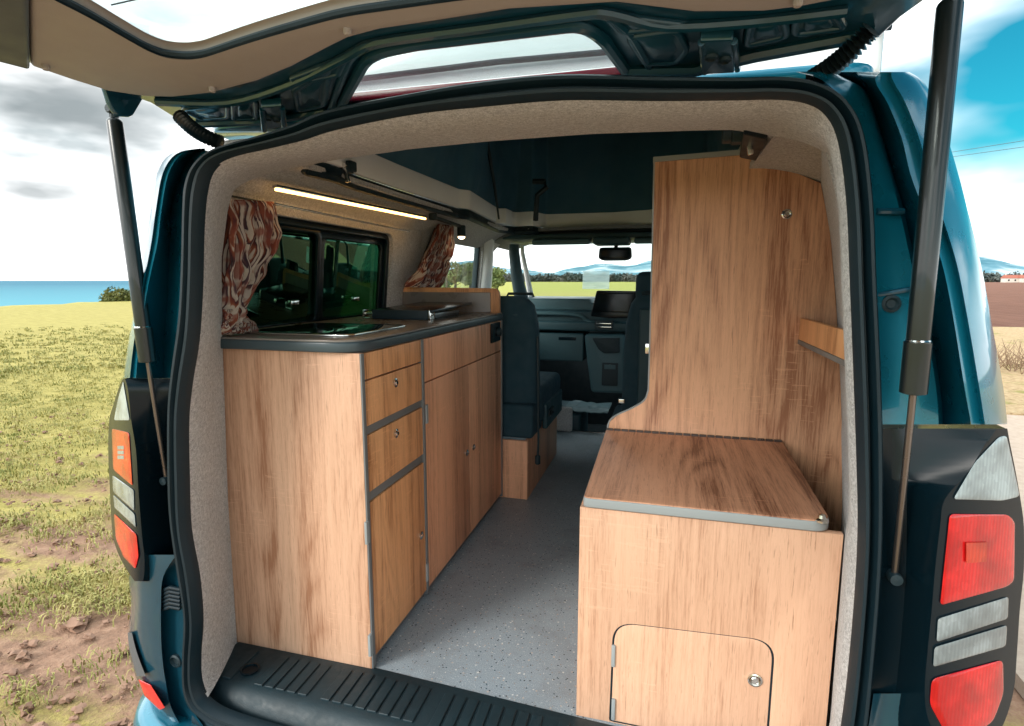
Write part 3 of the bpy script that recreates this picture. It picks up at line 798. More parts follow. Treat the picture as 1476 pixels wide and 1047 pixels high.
# cab lining over the doors and windscreen header
b = MB(); rows = []
for k in range(9):
    t = k/8; y = lerp(3.42, 4.05, t); z = lerp(1.80, 1.79, t)
    rows.append([Vector((-1.10, y, z-.03)), Vector((-1.03, y, z+.0)), Vector((-.92, y, z+.035)), Vector((-.7, y, z+.05)), Vector((-.35, y, z+.055)), Vector((.1, y, z+.05)), Vector((.35, y, z))])
b.slab(rows, (0, 0, .02)); b.build('cab_headlining', 'greylining', van, smooth=60)
b = MB()
p0, p1 = at(770, 352, Y=3.45), at(852, 350, Y=3.45)
b.obox(((p0.x+p1.x)/2, 3.45, p0.z+.012), ((1, 0, 0), (0, 1, .1), (0, 0, 1)), ((p1.x-p0.x)/2, .07, .018), .014, 3); b.build('sun_visor', 'dash_light', van)
b = MB(); p0, p1 = at(915, 350, Y=3.45), at(1000, 350, Y=3.45)
b.obox(((p0.x+p1.x)/2, 3.45, p0.z+.012), ((1, 0, 0), (0, 1, .1), (0, 0, 1)), ((p1.x-p0.x)/2, .07, .018), .014, 3); b.build('sun_visor', 'dash_light', van)
b = MB(); p0, p1 = at(856, 352, Y=3.42), at(908, 352, Y=3.42)
b.obox(((p0.x+p1.x)/2, 3.45, p0.z+.015), ((1, 0, 0), (0, 1, 0), (0, 0, 1)), ((p1.x-p0.x)/2, .09, .022), .016, 3)
b.box((p0.x+p1.x)/2-.045, (p0.x+p1.x)/2+.045, 3.352, 3.362, p0.z+.012, p0.z+.020, .001); b.build('overhead_console', 'dash', van)
b = MB(); b.box(-1.0, .3, 3.42, 3.95, 1.80, 1.83, .01); b.build('windscreen_header', 'dash', van)
m1 = MB(); p0, p1 = at(863, 357, Y=3.5), at(911, 375, Y=3.5); cx_ = (p0.x+p1.x)/2; cz = (p0.z+p1.z)/2
m1.flat(rpoly([(p0.x, p1.z+.01), (p0.x+.03, p1.z-.004), (p1.x-.03, p1.z-.004), (p1.x, p1.z+.01), (p1.x-.005, p0.z), (p0.x+.005, p0.z)], .02), [], XZ(3.5), .03, .006, 3)
m1.cyl((cx_, 3.53, cz+.02), (cx_, 3.56, cz+.07), .012); mr = m1.build('rear_view_mirror', 'blackplastic', van)
m1 = MB(); m1.flat(rpoly([(p0.x+.012, p1.z+.008), (p1.x-.012, p1.z+.008), (p1.x-.012, p0.z-.008), (p0.x+.012, p0.z-.008)], .015), [], XZ(3.482), .003, .001); m1.build('mirror_glass', 'gloss', mr)
def apil(sx):
    b = MB(); base = Vector((sx*.66+XC, 0, 0))
    pts = [Vector((XC+sx*.63, 3.60, 1.80)), Vector((XC+sx*.645, 3.82, 1.66)), Vector((XC+sx*.66, 4.10, 1.46)), Vector((XC+sx*.67, 4.3, 1.3))]
    b.tube(pts, [.035, .036, .04, .045], 12); return b.build('windscreen_pillar', 'blackplastic', van)
b = MB(); a1, a2 = at(741, 364, Y=3.6), at(752, 432, Y=3.62); b.tube([a1+Vector((0, 0, .05)), a1, a1.lerp(a2, .5)+Vector((-.008, 0, 0)), a2, a2+Vector((.01, 0, -.15))], [.032, .036, .040, .048, .05], 14); b.build('windscreen_pillar', 'dash', van)
b = MB(); a1, a2 = at(753, 364, Y=3.72), at(766, 432, Y=3.74); b.tube([a1+Vector((0, 0, .05)), a1, a2, a2+Vector((.02, 0, -.15))], [.012, .014, .022, .022], 10); b.build('pillar_trim', 'greytrim', van)
b = MB(); b.tube([(.40, 3.55, 1.80), (.44, 3.8, 1.62), (.50, 4.1, 1.40)], [.035, .04, .05], 12); b.build('windscreen_pillar', 'dash', van)
b = MB(); b.tube([at(707, 366, X=-1.12), at(700, 425, X=-1.12)], [.006, .008], 8); b.build('seat_belt', 'blackplastic', van)
ws = MB(); ws.poly([(-1.0, 3.62, 1.80), (.36, 3.62, 1.80), (.46, 4.2, 1.38), (-1.1, 4.2, 1.38)], [(0, 1, 2, 3)])
wso = MB(); wso.slab([[Vector((-1.0, 3.64, 1.80)), Vector((-.32, 3.70, 1.805)), Vector((.36, 3.64, 1.80))], [Vector((-1.1, 4.2, 1.38)), Vector((-.32, 4.3, 1.38)), Vector((.46, 4.2, 1.38))]], (0, .005, .003))
wso.build('windscreen', 'glass', van); ws.bm.free()
p0, p1 = at(840, 391, Y=3.9), at(878, 417, Y=3.9)
b = MB(); b.box(p0.x, p1.x, 3.9, 3.902, p1.z, p0.z, 0)
def sticker():
    t = NT('windscreen_sticker'); d = t.n('ShaderNodeBsdfTranslucent', {'Color': t.ramp(t.noise(t.coord(scale=(3, 1, 60)), 4, 2), [(.45, (.75, .85, .85)), (.6, (.6, .72, .72))])}); tr = t.n('ShaderNodeBsdfTransparent')
    mx = t.n('ShaderNodeMixShader', {0: .45, 1: tr.outputs[0], 2: d.outputs[0]}); t.t.links.new(mx.outputs[0], t.out.inputs[0]); return t.m
b.build('windscreen_sticker', sticker(), van)
# door below the windows (left) + quarter window
b = MB(); b.box(-1.19, -1.12, 3.40, 4.3, .6, 1.42, .02, 3); b.build('cab_door', 'dash', van)
b = MB(); b.box(.50, .57, 3.40, 4.3, .6, 1.42, .02, 3); b.build('cab_door', 'dash', van)

# ---- dashboard (grouped as one part with sub-parts)
b = MB()
def dbox(b, x0, y0, x1, y1, Y, dep, bev=.01):
    p, q = at(x0, y0, Y=Y), at(x1, y1, Y=Y); b.box(p.x, q.x, Y, Y+dep, q.z, p.z, bev, 3)
dbox(b, 745, 447, 1010, 470, 3.40, .5, .015); dbox(b, 745, 462, 1010, 482, 3.36, .5, .02); dash = b.build('dashboard', 'dash', van)
b = MB(); dbox(b, 745, 430, 852, 449, 3.46, .5, .02); dbox(b, 845, 436, 1010, 452, 3.46, .5, .02); b.build('dash_top', 'dash_light', dash)
b = MB(); pts = [at(*q, Y=3.38) for q in ((745, 452), (800, 452), (835, 455), (860, 466), (960, 466))]; b.tube(spline(pts, 6), .012, 10); b.build('dash_trim_strip', 'dash_light', dash)
b = MB(); dbox(b, 745, 479, 841, 522, 3.38, .3, .015); gb = b.build('glovebox', 'dash', dash)
b = MB(); dbox(b, 805, 486, 830, 491, 3.375, .01, .003); b.build('glovebox_handle', 'gloss', gb)
b = MB(); b.flat(rpoly([at(*q, Y=3.3).xz[:] for q in ((842, 483), (900, 483), (900, 568), (852, 566), (846, 520))], .02), [], XZ(3.40), .2, .015, 3); cc = b.build('centre_console', 'dash_light', dash)
b = MB(); b.flat(rpoly([at(*q, Y=3.27).xz[:] for q in ((853, 488), (893, 488), (893, 509), (870, 510), (862, 504))], .008), [], XZ(3.29), .02, .004, 2); b.build('console_bezel', 'blackplastic', cc)
b = MB(); dbox(b, 868, 523, 890, 557, 3.29, .01, .004); b.build('console_pocket', 'blackplastic', cc)
b = MB(); dbox(b, 871, 526, 887, 533, 3.285, .01, .002); p = at(879, 529, Y=3.28); b.cyl(p, p+Vector((0, .01, 0)), .012); b.build('socket', 'dash_light', cc)
b = MB(); dbox(b, 857, 462, 884, 477, 3.35, .03, .004); b.build('air_vent', 'blackplastic', dash)
b = MB()
for k in range(2): dbox(b, 859, 466+k*5, 881, 467.4+k*5, 3.342, .01, .001)
b.build('vent_slat', 'chrome', dash)
b = MB(); b.flat(rpoly([at(*q, Y=3.3).xz[:] for q in ((851, 456), (860, 419), (935, 420), (935, 458), (880, 459))], .012), [], XZ(3.31), .03, .005, 3); sc_ = b.build('touch_screen', 'screen', dash)
b = MB(); b.flat(rpoly([at(*q, Y=3.29).xz[:] for q in ((856, 450), (863, 422), (933, 423), (933, 452))], .01), [], XZ(3.292), .004, .001); b.build('screen_glass', 'screen', sc_)
# cab floor, step, mat
b = MB(); b.box(-1.1, .45, 3.455, 4.4, .40, .42, .002); b.build('cab_floor', 'rubbermat', van)
b = MB(); p = at(805, 627, Z=FL); b.box(-.64, -.54, 3.40, 3.44, FL, FL+.16, .02, 3); b.build('step_side', 'felt', van)
b = MB(); b.box(-1.05, -.50, 3.5, 3.9, .42, .70, .03, 3); b.build('cab_step', 'dash', van)
b = MB(); b.box(-.66, .30, 3.43, 3.45, FL-.005, FL+.006, .002); b.build('threshold_strip', 'chrome', van)
rows = []
b = MB(); b.box(-1.2, .45, 4.35, 4.42, .3, 1.40, .01); b.build('bulkhead', 'rubbermat', van)

# ---- floor, sill trim
b = MB(); b.box(-1.12, .50, 1.085, 3.44, FL-.03, FL, .002); b.build('vinyl_floor', 'vinyl', van)
prof = [(1.125, FL-.02), (1.125, FL+.002), (1.10, FL+.006), (.985, FL+.002), (.965, FL-.004), (.950, FL-.022), (.938, FL-.05), (.930, FL-.09), (.93, FL-.16), (.95, FL-.20)]
b = MB(); rows = []
N = 60
for k in range(N+1):
    x = lerp(-1.055, .30, k/N); bow = .045*((x-XC)/.7)**2
    sh = .03*max(0, (x+.66)/.6) if x < 0 else .03
    rows.append([Vector((x, y+bow*(.5 if y < 1.0 else .0)-(sh if y > 1.0 else sh*.6), z)) for y, z in prof])
b.grid(rows)
sill = b.build('sill_trim', 'blackplastic', van, smooth=50)
b = MB()
x = -.985
i = 0
while x < .25:
    if i % 9 != 8 and abs(x-at(360, 966, Z=FL).x) > .030:
        sh = .03*max(0, min(1, (x+.66)/.6))
        b = MB(); b.obox((x+.0, 1.045-sh, FL+.0055), ((1, 0, 0), (0, 1, .03), (0, 0, 1)), (.0115, .050, .0026), .0024, 3); b.build('sill_rib', 'blackplastic', sill)
    x += .030; i += 1
p = at(360, 966, Z=FL+.006); b = MB(); b.lathe(p, (0, 0, 1), [(.021, .0), (.022, .003), (.018, .004), (.017, -.0), (.0, -.001)], 24); b.build('striker_pocket', 'gloss', sill)

# ---- body: rear corners traced in rows (image height, list of x, depth)
def side_rows(rows):
    out = []
    for y, pts in rows: out.append([at(x, y, Y=Y) for x, Y in pts])
    return out
def smooth_rows(rows, n=4):
    cols = list(zip(*rows)); sc_ = [spline(c_, n) for c_ in cols]; return [list(r) for r in zip(*sc_)]
LEFT = [(214, 302, 297, 291, 285), (222, 290, 280, 262, 246), (250, 279, 263, 243, 226), (300, 267, 248, 233, 217), (350, 265, 245, 227, 209), (400, 263, 244, 216, 201), (450, 262, 241, 207, 193), (500, 258, 237, 200, 184), (545, 253, 237, 196, 178)]
rows = [(y, [(a+3, .945), (a-2, .965), (lerp(a, b_, .6), 1.0), (b_, 1.02), (b_-1, 1.03), (lerp(b_, c_, .5), .985), (c_+1.5, .935), (c_, .930), (lerp(c_, d_, .35), .936), (lerp(c_, d_, .5), .928), (lerp(c_, d_, .8), .955), (d_, 1.0), (d_+1, 1.10)]) for y, a, b_, c_, d_ in LEFT]
def ext(rows, y1=2.05): return [r+[Vector((r[-1].x, y1, r[-1].z))] for r in rows]
b = MB(); R_ = ext(smooth_rows(side_rows(rows)))
b.grid(R_); topL = R_[0]
b.build('rear_corner_panel', 'teal', van, smooth=40)
RIGHT = [(104, 1150, 1200, 1270, 1310), (112, 1180, 1215, 1262, 1324), (125, 1200, 1240, 1265, 1336), (150, 1225, 1255, 1280, 1348), (200, 1247, 1270, 1300, 1366), (250, 1253, 1285, 1312, 1381), (300, 1257, 1300, 1330, 1394), (377, 1261, 1317, 1357, 1413), (452, 1265, 1335, 1373, 1427), (557, 1268, 1353, 1390, 1446), (612, 1270, 1357, 1400, 1452)]
rows = [(y, [(a-3, .945), (a+2, .955), (lerp(a, b_, .5), .965), (b_-4, .97), (b_, .985), (b_+3, 1.03), (lerp(b_, c_, .5), .99), (c_-2, .925), (c_, .915), (lerp(c_, d_, .3), .925), (lerp(c_, d_, .38), .915), (lerp(c_, d_, .75), .935), (d_, .985), (d_-1, 1.12)]) for y, a, b_, c_, d_ in RIGHT]
b = MB(); R_ = ext(smooth_rows(side_rows(rows))); b.grid(R_); topR = R_[0]; b.build('rear_corner_panel', 'teal', van, smooth=40)
# small pressings on the right inner panel
b = MB(); p = at(1283, 438, Y=.962)
b.lathe(p+Vector((0, -.002, 0)), (0, -1, 0), [(.013, 0), (.013, .004), (.009, .006), (.006, .002), (0, .002)], 20); b.build('body_plug', 'blackplastic', van)
b = MB(); p, q = at(1272, 420, Y=.958), at(1322, 420, Y=.963); b.tube([p+Vector((-.01, 0, -.006)), p.lerp(q, .5), q+Vector((0, 0, .005))], .004, 8); b.build('panel_crease', 'teal_dark', van); b = MB(); p, q = at(1264, 305, Y=.955), at(1302, 305, Y=.962); b.tube([p, q], .005, 8); b.build('panel_crease', 'teal_dark', van)
# outer sides of the body
for side in (-1, 1):
    b = MB(); b.slab([[Vector((XC+side*.93, 2.4, z)), Vector((XC+side*.93, 4.6, z))] for z in (.3, 1.0, 1.36 if side < 0 else 1.24)], (-side*.02, 0, 0)); b.build('door_panel', 'teal', van)
b = MB(); b.box(-1.2, .5, .98, 4.6, .28, .40, .02); b.build('underbody', 'rubbermat', van)

# ---- tail lamps
def lamp(side, rows_, Yi, Yo):
    """rows_: (y, inner root x, inner edge x, outer x); returns surface function"""
    it = [(r[0], r[2]) for r in rows_]; ot = [(r[0], r[3]) for r in rows_]
    def surf(x, y, off=0):
        t = (200-x)/43 if side < 0 else (x-1345)/125
        Y = lerp(Yi, Yo, max(0, min(1.1, t))**1.6) - off
        return at(x, y, Y=Y)
    G = []
    for y, r, i_, o_ in rows_:
        row = ([at(r+6, y, Y=.96)] if side < 0 else [at(r, y, Y=.955), at(r+16, y, Y=.965)])+[at(r, y, Y=1.0) if side < 0 else at(r+40, y, Y=.965)]+[surf(lerp(i_, o_, k/8), y) for k in range(9)]+[at(o_+(2 if side < 0 else -2), y, Y=Yo+.10)]
        G.append(row)
    return surf, smooth_rows(G, 4)
LL = [(546, 250, 180, 177), (560, 248, 184, 171), (585, 244, 187, 163), (606, 242, 189, 157.5), (650, 242, 196, 156), (700, 243, 199, 158), (740, 246, 202, 160), (775, 250, 205, 163), (802, 254, 208, 172), (825, 258, 208, 185), (838, 262, 206, 194)]
surfL, G = lamp(-1, LL, .925, 1.02)
RR = [(618, 1266, 1436, 1452), (640, 1267, 1420, 1456), (680, 1267, 1396, 1464), (720, 1267, 1362, 1471), (760, 1267, 1355, 1476), (820, 1266, 1348, 1476), (880, 1262, 1343, 1470), (940, 1257, 1337, 1466), (990, 1252, 1333, 1462), (1030, 1246, 1336, 1452), (1060, 1244, 1350, 1438), (1085, 1240, 1375, 1420)]
surfR, G2 = lamp(1, RR, .905, .98)
def patch(b, quad, surf, off=.004, n=10, thick=.02):
    a, c_, d, e = [Vector((*q, 0)) for q in quad]; rows = []
    for i in range(n+1):
        rows.append([surf(*(a.lerp(c_, j/n).lerp(e.lerp(d, j/n), i/n))[:2], off) for j in range(n+1)])
    b.slab(rows, (0, thick, 0))
def lens_poly(surf, poly, mat, name, parent, off=.006, r=6):
    """a lens with rounded corners: triangulated fan grown ring by ring to follow the lamp's curve"""
    P0 = rpoly(poly, r, 5); P = []
    for q in range(len(P0)):
        a_, c_ = Vector(P0[q]), Vector(P0[(q+1) % len(P0)]); k_ = max(1, int((c_-a_).length/4)); P += [tuple(a_.lerp(c_, i_/k_)) for i_ in range(k_)]
    cx_ = sum(p[0] for p in P)/len(P); cy_ = sum(p[1] for p in P)/len(P)
    b = MB(); rows = []
    for f, o_ in ((1.0, -.012), (1.0, off*.6), (.965, off), (.8, off+.001), (.5, off+.0015), (.003, off+.0015)):
        rows.append([surf(cx_+(p[0]-cx_)*f, cy_+(p[1]-cy_)*f, o_) for p in P])
    b.grid(rows, cu=True); return b.build(name, mat, parent, smooth=50)
b = MB(); b.grid([r[:-1] for r in G]); tl = b.build('tail_lamp', 'gloss', van, smooth=50)
b = MB(); b.grid([[r[-2]+Vector((0, .002, 0)), r[-1], Vector((r[-1].x, 2.05, r[-1].z))] for r in G]); b.build('side_panel', 'teal', van, smooth=50)
lens_poly(surfL, [(177.5, 550), (187, 606), (164, 606), (170, 575)], 'clearlens', 'clear_lens', tl, .003, 3)
lens_poly(surfL, [(161, 618), (186, 624), (191, 701), (163, 677)], 'redglow', 'red_lens', tl, .003, 4)
lens_poly(surfL, [(162, 685), (193, 707), (193.5, 737), (163, 709)], 'greylens', 'grey_lens', tl, .003, 3)
lens_poly(surfL, [(163, 713), (194, 741), (196, 761), (165, 732)], 'greylens', 'grey_lens', tl, .003, 3)
lens_poly(surfL, [(164, 740), (197, 771), (200, 802), (195, 821), (178, 803), (167, 777)], 'red', 'red_lens', tl, .003, 4)
b = MB()
for k in range(3): patch(b, [(169, 643+k*7), (178, 643+k*7), (178.5, 648+k*7), (169.5, 648+k*7)], surfL, .006, 3, .002)
b.build('reflector_bars', 'greylens', tl)
b = MB(); b.grid([r[:-1] for r in G2]); tl = b.build('tail_lamp', 'gloss', van, smooth=50)
b = MB(); b.grid([[r[-2]+Vector((0, .002, 0)), r[-1], Vector((r[-1].x, 2.05, r[-1].z))] for r in G2]); b.build('side_panel', 'teal', van, smooth=50)
lens_poly(surfR, [(1374, 720), (1405, 667), (1440, 630), (1451, 628), (1470, 716), (1445, 722)], 'clearlens', 'clear_lens', tl, .003, 6)
lens_poly(surfR, [(1369, 741), (1453, 742), (1463, 752), (1462, 838), (1452, 846), (1355, 873)], 'red', 'red_lens', tl, .003, 7)
lens_poly(surfR, [(1352, 892), (1454, 860), (1453, 892), (1350, 926)], 'greylens', 'grey_lens', tl, .003, 5)
lens_poly(surfR, [(1347, 933), (1452, 901), (1450, 932), (1345, 962)], 'greylens', 'grey_lens', tl, .003, 5)
lens_poly(surfR, [(1343, 979), (1446, 951), (1447, 1000), (1432, 1040), (1400, 1062), (1362, 1055), (1340, 1015)], 'red', 'red_lens', tl, .003, 9)
b = MB()
patch(b, [(1393, 783), (1423, 782), (1422, 810), (1393, 812)], surfR, .0085, 4, .002)
b.build('reflector_square', 'redglow', tl)

# ---- lower left body, bumper, reflector, vent
LOW = [(800, 262, 255, 215, 200), (832, 266, 236, 206, 186), (870, 268, 233, 205, 189), (915, 269, 233, 205, 185), (950, 268, 235, 210, 188), (985, 268, 240, 218, 199), (1015, 272, 246, 232, 214), (1040, 285, 258, 246, 232), (1070, 310, 280, 262, 250)]
rows = [(y, [(a+3, .945), (a-2, .955), (lerp(a, b_, .5), .965), (b_+1, .962), (b_, .945), (b_-1, .94), (c_, .935), (lerp(c_, d_, .5), .95), (d_, 1.0), (d_+1, 1.15)]) for y, a, b_, c_, d_ in LOW]
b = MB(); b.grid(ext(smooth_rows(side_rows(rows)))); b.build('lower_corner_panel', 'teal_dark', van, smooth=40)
LOWR = [(1000, 1262, 1275, 1310, 1345), (1040, 1256, 1272, 1310, 1350), (1100, 1245, 1262, 1310, 1380), (1180, 1220, 1240, 1300, 1400)]
rows = [(y, [(a-3, .945), (a+2, .955), (b_, .96), (c_, .95), (d_, .93), (d_+60, 1.0)]) for y, a, b_, c_, d_ in LOWR]
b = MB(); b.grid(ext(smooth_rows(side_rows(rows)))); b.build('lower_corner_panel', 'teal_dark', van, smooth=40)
p = at(253, 953, Y=.957); b = MB(); b.lathe(p, (0, -1, 0), [(.016, -.004), (.016, .002), (.012, .004), (.010, -.003), (0, -.004)], 20); b.build('body_plug', 'blackplastic', van)
b = MB()
for k in range(6):
    y0 = 848+k*5.5; b.tube([at(234, y0+3, Y=.952), at(246, y0-1, Y=.945), at(260, y0+2, Y=.95)], .0045, 8)
b.build('body_vent', 'rubber', van)
b = MB(); b.grid(smooth_rows([[at(x, y, Y=Y) for x, Y in r] for y, r in ((912, ((184, 1.0), (187, .96), (190, .945))), (940, ((187, 1.0), (192, .955), (197, .935))), (975, ((196, 1.0), (203, .94), (210, .925))))])); b.build('bumper_end', 'tgtrim_dark', van)
BR = rpoly([(199, 979), (218, 988), (238, 1020), (230, 1024), (208, 1003)], 2, 3); rows = []
for f, o_ in ((1., -.012), (1., .004), (.9, .006), (.004, .0065)):
    rows.append([at(219+(x-219)*f, 1002+(y-1002)*f, Y=.948-.0008*(219+(x-219)*f-199)-o_) for x, y in BR])
b = MB(); b.grid(rows, cu=True); b.build('bumper_reflector', 'red', van)
# bumper below: a rounded beam wrapping the corner
b = MB(); rows = []
for x, y in ((-1.30, 1.5), (-1.30, 1.2), (-1.285, 1.05), (-1.24, .955), (-1.15, .90), (-1.0, .865), (-.6, .835), (XC, .83), (-.1, .835), (.3, .865), (.46, .90), (.55, .955), (.59, 1.05), (.60, 1.2)):
    c_ = Vector((x, y, 0)); inn = (Vector((XC, 1.6, 0))-c_).normalized()
    rows.append([c_+inn*.10+Vector((0, 0, .50)), c_+inn*.05+Vector((0, 0, .515)), c_+inn*.012+Vector((0, 0, .50)), c_+Vector((0, 0, .465)), c_+Vector((0, 0, .40)), c_+inn*.02+Vector((0, 0, .28))])
b.grid(list(map(list, zip(*[spline(cc_, 4) for cc_ in zip(*rows)])))); b.build('bumper', 'teal', van, smooth=50)

# ---- tailgate, open overhead
tg = MB()
NPL = Vector((0, .10, 1)); CPL = 1.905+.10
def tp(x, y, c_=0): p = at_plane(x, y, NPL, CPL+c_); return (p.x, p.y)
def tmap(off): return lambda u, v, w: Vector((u, v, CPL-.10*v+off+w))
mir = lambda P: [(2*XC-x, y) for x, y in reversed(P)]
nearL = [tp(*p_) for p_ in ((0, 84), (44, 93), (102, 112), (156, 129))]
nearC = [tp(*p_) for p_ in ((156, 129), (180, 136), (215, 150), (242, 166), (275, 187), (300, 184), (340, 182), (390, 181), (450, 175), (480, 165), (492, 150))]
# outline in the tailgate's own plane
holeTr = rpoly([(tp(492, 150)[0]-.015, 1.085), tp(492, 150), tp(532, 76), tp(600, 62), tp(838, 33), tp(868, 52), tp(908, 108), (tp(908, 108)[0]+.012, 1.085)], [.01, .01, .05, 0, .05, .03, .01, .01])
left = [(-1.105, -.30), tp(0, 80), tp(100, 112), tp(160, 131), tp(215, 150), tp(275, 187)]
right = [tp(1170, 76), tp(1268, 58), tp(1300, 28), tp(1342, -2), (.40, .5), (.42, -.30)]
hinge_edge = [(-.86, 1.10), (-.66, 1.11), (-.345, 1.115), (-.05, 1.10), (.05, 1.075)]
outline = left+hinge_edge+right
glassL = [tp(125, 2), tp(169, 29), tp(210, 53), tp(237, 64), tp(271, 68), tp(298, 65), tp(373, 39), tp(440, 19), tp(500, 2)]
# window opening, mirrored about the van's centre line
gx = [(-.80, -.22), (-.83, .3), (-.815, .55)]+glassL
gx = [p_ for p_ in gx if p_[0] < XC]
glass_out = rpoly(gx+mir(gx), .10, 6)
gfix = []
for p_ in glass_out: gfix.append(p_)
b = MB(); b.flat(outline, [holeTr, [(XC+(x-XC)*1.05, .2+(y-.2)*1.045) for x, y in glass_out]], tmap(.012), .020, .006, 3)
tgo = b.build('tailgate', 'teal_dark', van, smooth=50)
# pane over both openings
b = MB(); b.flat([(-.88, -.26), (.19, -.26), (.19, .98), (-.05, 1.07), (-.64, 1.07), (-.88, .98)], [], tmap(.030), .005, .001); gp = b.build('tailgate_glass', 'glass_tg', tgo)
b = MB()
for k in range(9):
    y_ = .70-k*.042; b.tube([Vector(tmap(.026)(x_, y_+.02*((x_-XC)/.5)**2, 0)) for x_ in (-.82, -.6, XC, -.1, .13)],   .0012, 4)
b.build('heater_line', 'cable', gp)
b = MB(); b.tube([Vector(tmap(-.018)(x, y, 0)) for x, y in [(XC+(x-XC)*.99, .2+(y-.2)*.985) for x, y in glass_out]], .006, 8, closed=True); b.build('window_seal', 'rubber', tgo)
b = MB(); b.tube([Vector(tmap(-.002)(x, y, 0)) for x, y in holeTr], .010, 8, closed=True)
sc2 = [(XC-.01+(x-XC+.01)*1.16, .94+(y-.94)*1.25) for x, y in holeTr]; b.tube([Vector(tmap(.0)(x, y, 0)) for x, y in sc2], .007, 8, closed=True); b.build('opening_flange', 'teal_dark', tgo)
# trim panel (darker moulding at its far left)
trimedge = [tp(*p_, -.02) for p_ in ((44, 90), (102, 110), (156, 127), (210, 135), (251, 136), (305, 130), (373, 112), (423, 91), (474, 64), (504, 49), (549, 37), (623, 26), (735, 8), (888, -2), (1000, 12), (1100, 11), (1150, 5), (1250, -15), (1318, -20))]
trim_out = [(tp(42, -60, -.02)[0]+.0, .35), tp(42, 0, -.02)]+trimedge+[(.36, .4), (.36, -.27), (-1.0, -.27)]
trim_out = [tp(42, -200, -.02), tp(42, 0, -.02)]+trimedge+[(.37, .4), (.38, -.27), (tp(42, -200, -.02)[0]-.02, -.27)]
gl2 = [(XC+(x-XC)*.992, .2+(y-.2)*.99) for x, y in glass_out]
b = MB(); b.flat(trim_out, [gl2], tmap(-.014), .026, .008, 3); b.build('tailgate_trim', 'tgtrim', tgo, smooth=50)
b = MB(); b.flat([tp(41, -200, -.02), tp(41, 0, -.02), tp(42, 89, -.02), tp(0, 78, -.02), tp(-60, 60, -.02), (-1.17, .3), (-1.17, -.27), (tp(41, -200, -.02)[0]-.03, -.27)], [], tmap(-.018), .034, .008, 3); b.build('side_moulding', 'tgtrim_dark', tgo, smooth=50)
for x, y in ((66, 97), (306, 129), (501, 46), (1150, 4)):
    p = Vector(tmap(-.03)(*tp(x, y, -.03), 0)); b = MB(); b.lathe(p, (0, 0, -1), [(.006, -.004), (.006, .003), (.004, .005), (0, .005)], 12); b.build('trim_clip', 'tgtrim', tgo)
# pressings of the inner panel between trim and hinges
def press(quad, r=.012, hgt=.012, mat='teal_dark', rim=.006, name='panel_pressing'):
    P = rpoly([tp(*q) for q in quad], r, 4); b = MB()
    cx_ = sum(p_[0] for p_ in P)/len(P); cy_ = sum(p_[1] for p_ in P)/len(P)
    b.tube([Vector(tmap(-.001)(x, y, 0)) for x, y in P], rim, 8, closed=True)
    rows = [[Vector(tmap(o_)(cx_+(x-cx_)*f, cy_+(y-cy_)*f, 0)) for x, y in P] for f, o_ in ((1, .0), (.9, -.004), (.62, -.0015), (.5, .0-hgt*.5), (.02, -hgt*.45))]
    b.grid(rows, cu=True); b.build(name, mat, tgo, smooth=60)
press([(262, 156), (328, 150), (328, 168), (290, 170)]); press([(336, 148), (368, 142), (370, 170), (336, 171)])
press([(424, 128), (446, 115), (474, 108), (466, 150), (430, 158)]); press([(420, 112), (497, 82), (487, 106), (430, 118)], .006)
press([(906, 52), (975, 42), (990, 70), (975, 88), (930, 90)]); press([(873, 18), (940, 28), (990, 34), (900, 44)], .006)
press([(1080, 32), (1130, 24), (1135, 50), (1075, 64)]); press([(1148, 22), (1205, 18), (1218, 38), (1145, 48)])
p_ = [Vector(tmap(-.004)(*tp(x, y), 0)) for x, y in ((905, 100), (1000, 98), (1090, 76), (1260, 44))]; b = MB(); b.tube(p_, .011, 8); p_ = [Vector(tmap(-.004)(*tp(x, y), 0)) for x, y in ((285, 176), (380, 172), (470, 158))]; b.tube(p_, .009, 8)
p_ = [Vector(tmap(-.004)(*tp(x, y), 0)) for x, y in ((225, 144), (330, 145), (420, 118), (500, 78), (545, 58), (700, 36), (840, 16), (880, 16), (960, 34), (1080, 28), (1220, 12))]; b.tube(spline(p_, 4), .008, 8)
b.build('panel_rib', 'teal_dark', tgo)
# hinges
for (x0, y0, x1, y1) in ((375, 138, 405, 172), (1010, 36, 1058, 88)):
    P = [tp(x0, y0), tp(x1, y0-2), tp(x1+2, y1-3), tp(x0+3, y1)]
    b = MB(); b.flat(rpoly(P, .004), [], tmap(-.014), .016, .003); h_ = b.build('hinge', 'teal_dark', tgo)
    b = MB()
    for f in (.32, .72):
        q = Vector(P[0]).lerp(Vector(P[1]), f).lerp(Vector(P[3]).lerp(Vector(P[2]), f), .35+f*.25); q = tmap(-.022)(q.x, q.y, 0); b.lathe(q, (0, 0, -1), [(.010, -.002), (.010, .004), (.006, .006), (.005, .002), (0, .002)], 14)
    b.build('hinge_bolt', 'blackplastic', h_)
    b = MB()
    for x_, ya, yb in ((x0+2, y0+4, y1+16), (x1+1, y0+2, y1+12)):
        a_ = Vector(tmap(-.02)(*tp(x_, ya), 0)); c_ = at(x_+4, yb, Y=1.06); b.tube([a_, a_.lerp(c_, .6)+Vector((0, 0, -.004)), c_], .0055, 8)
    b.build('hinge_arm', 'teal_dark', h_)
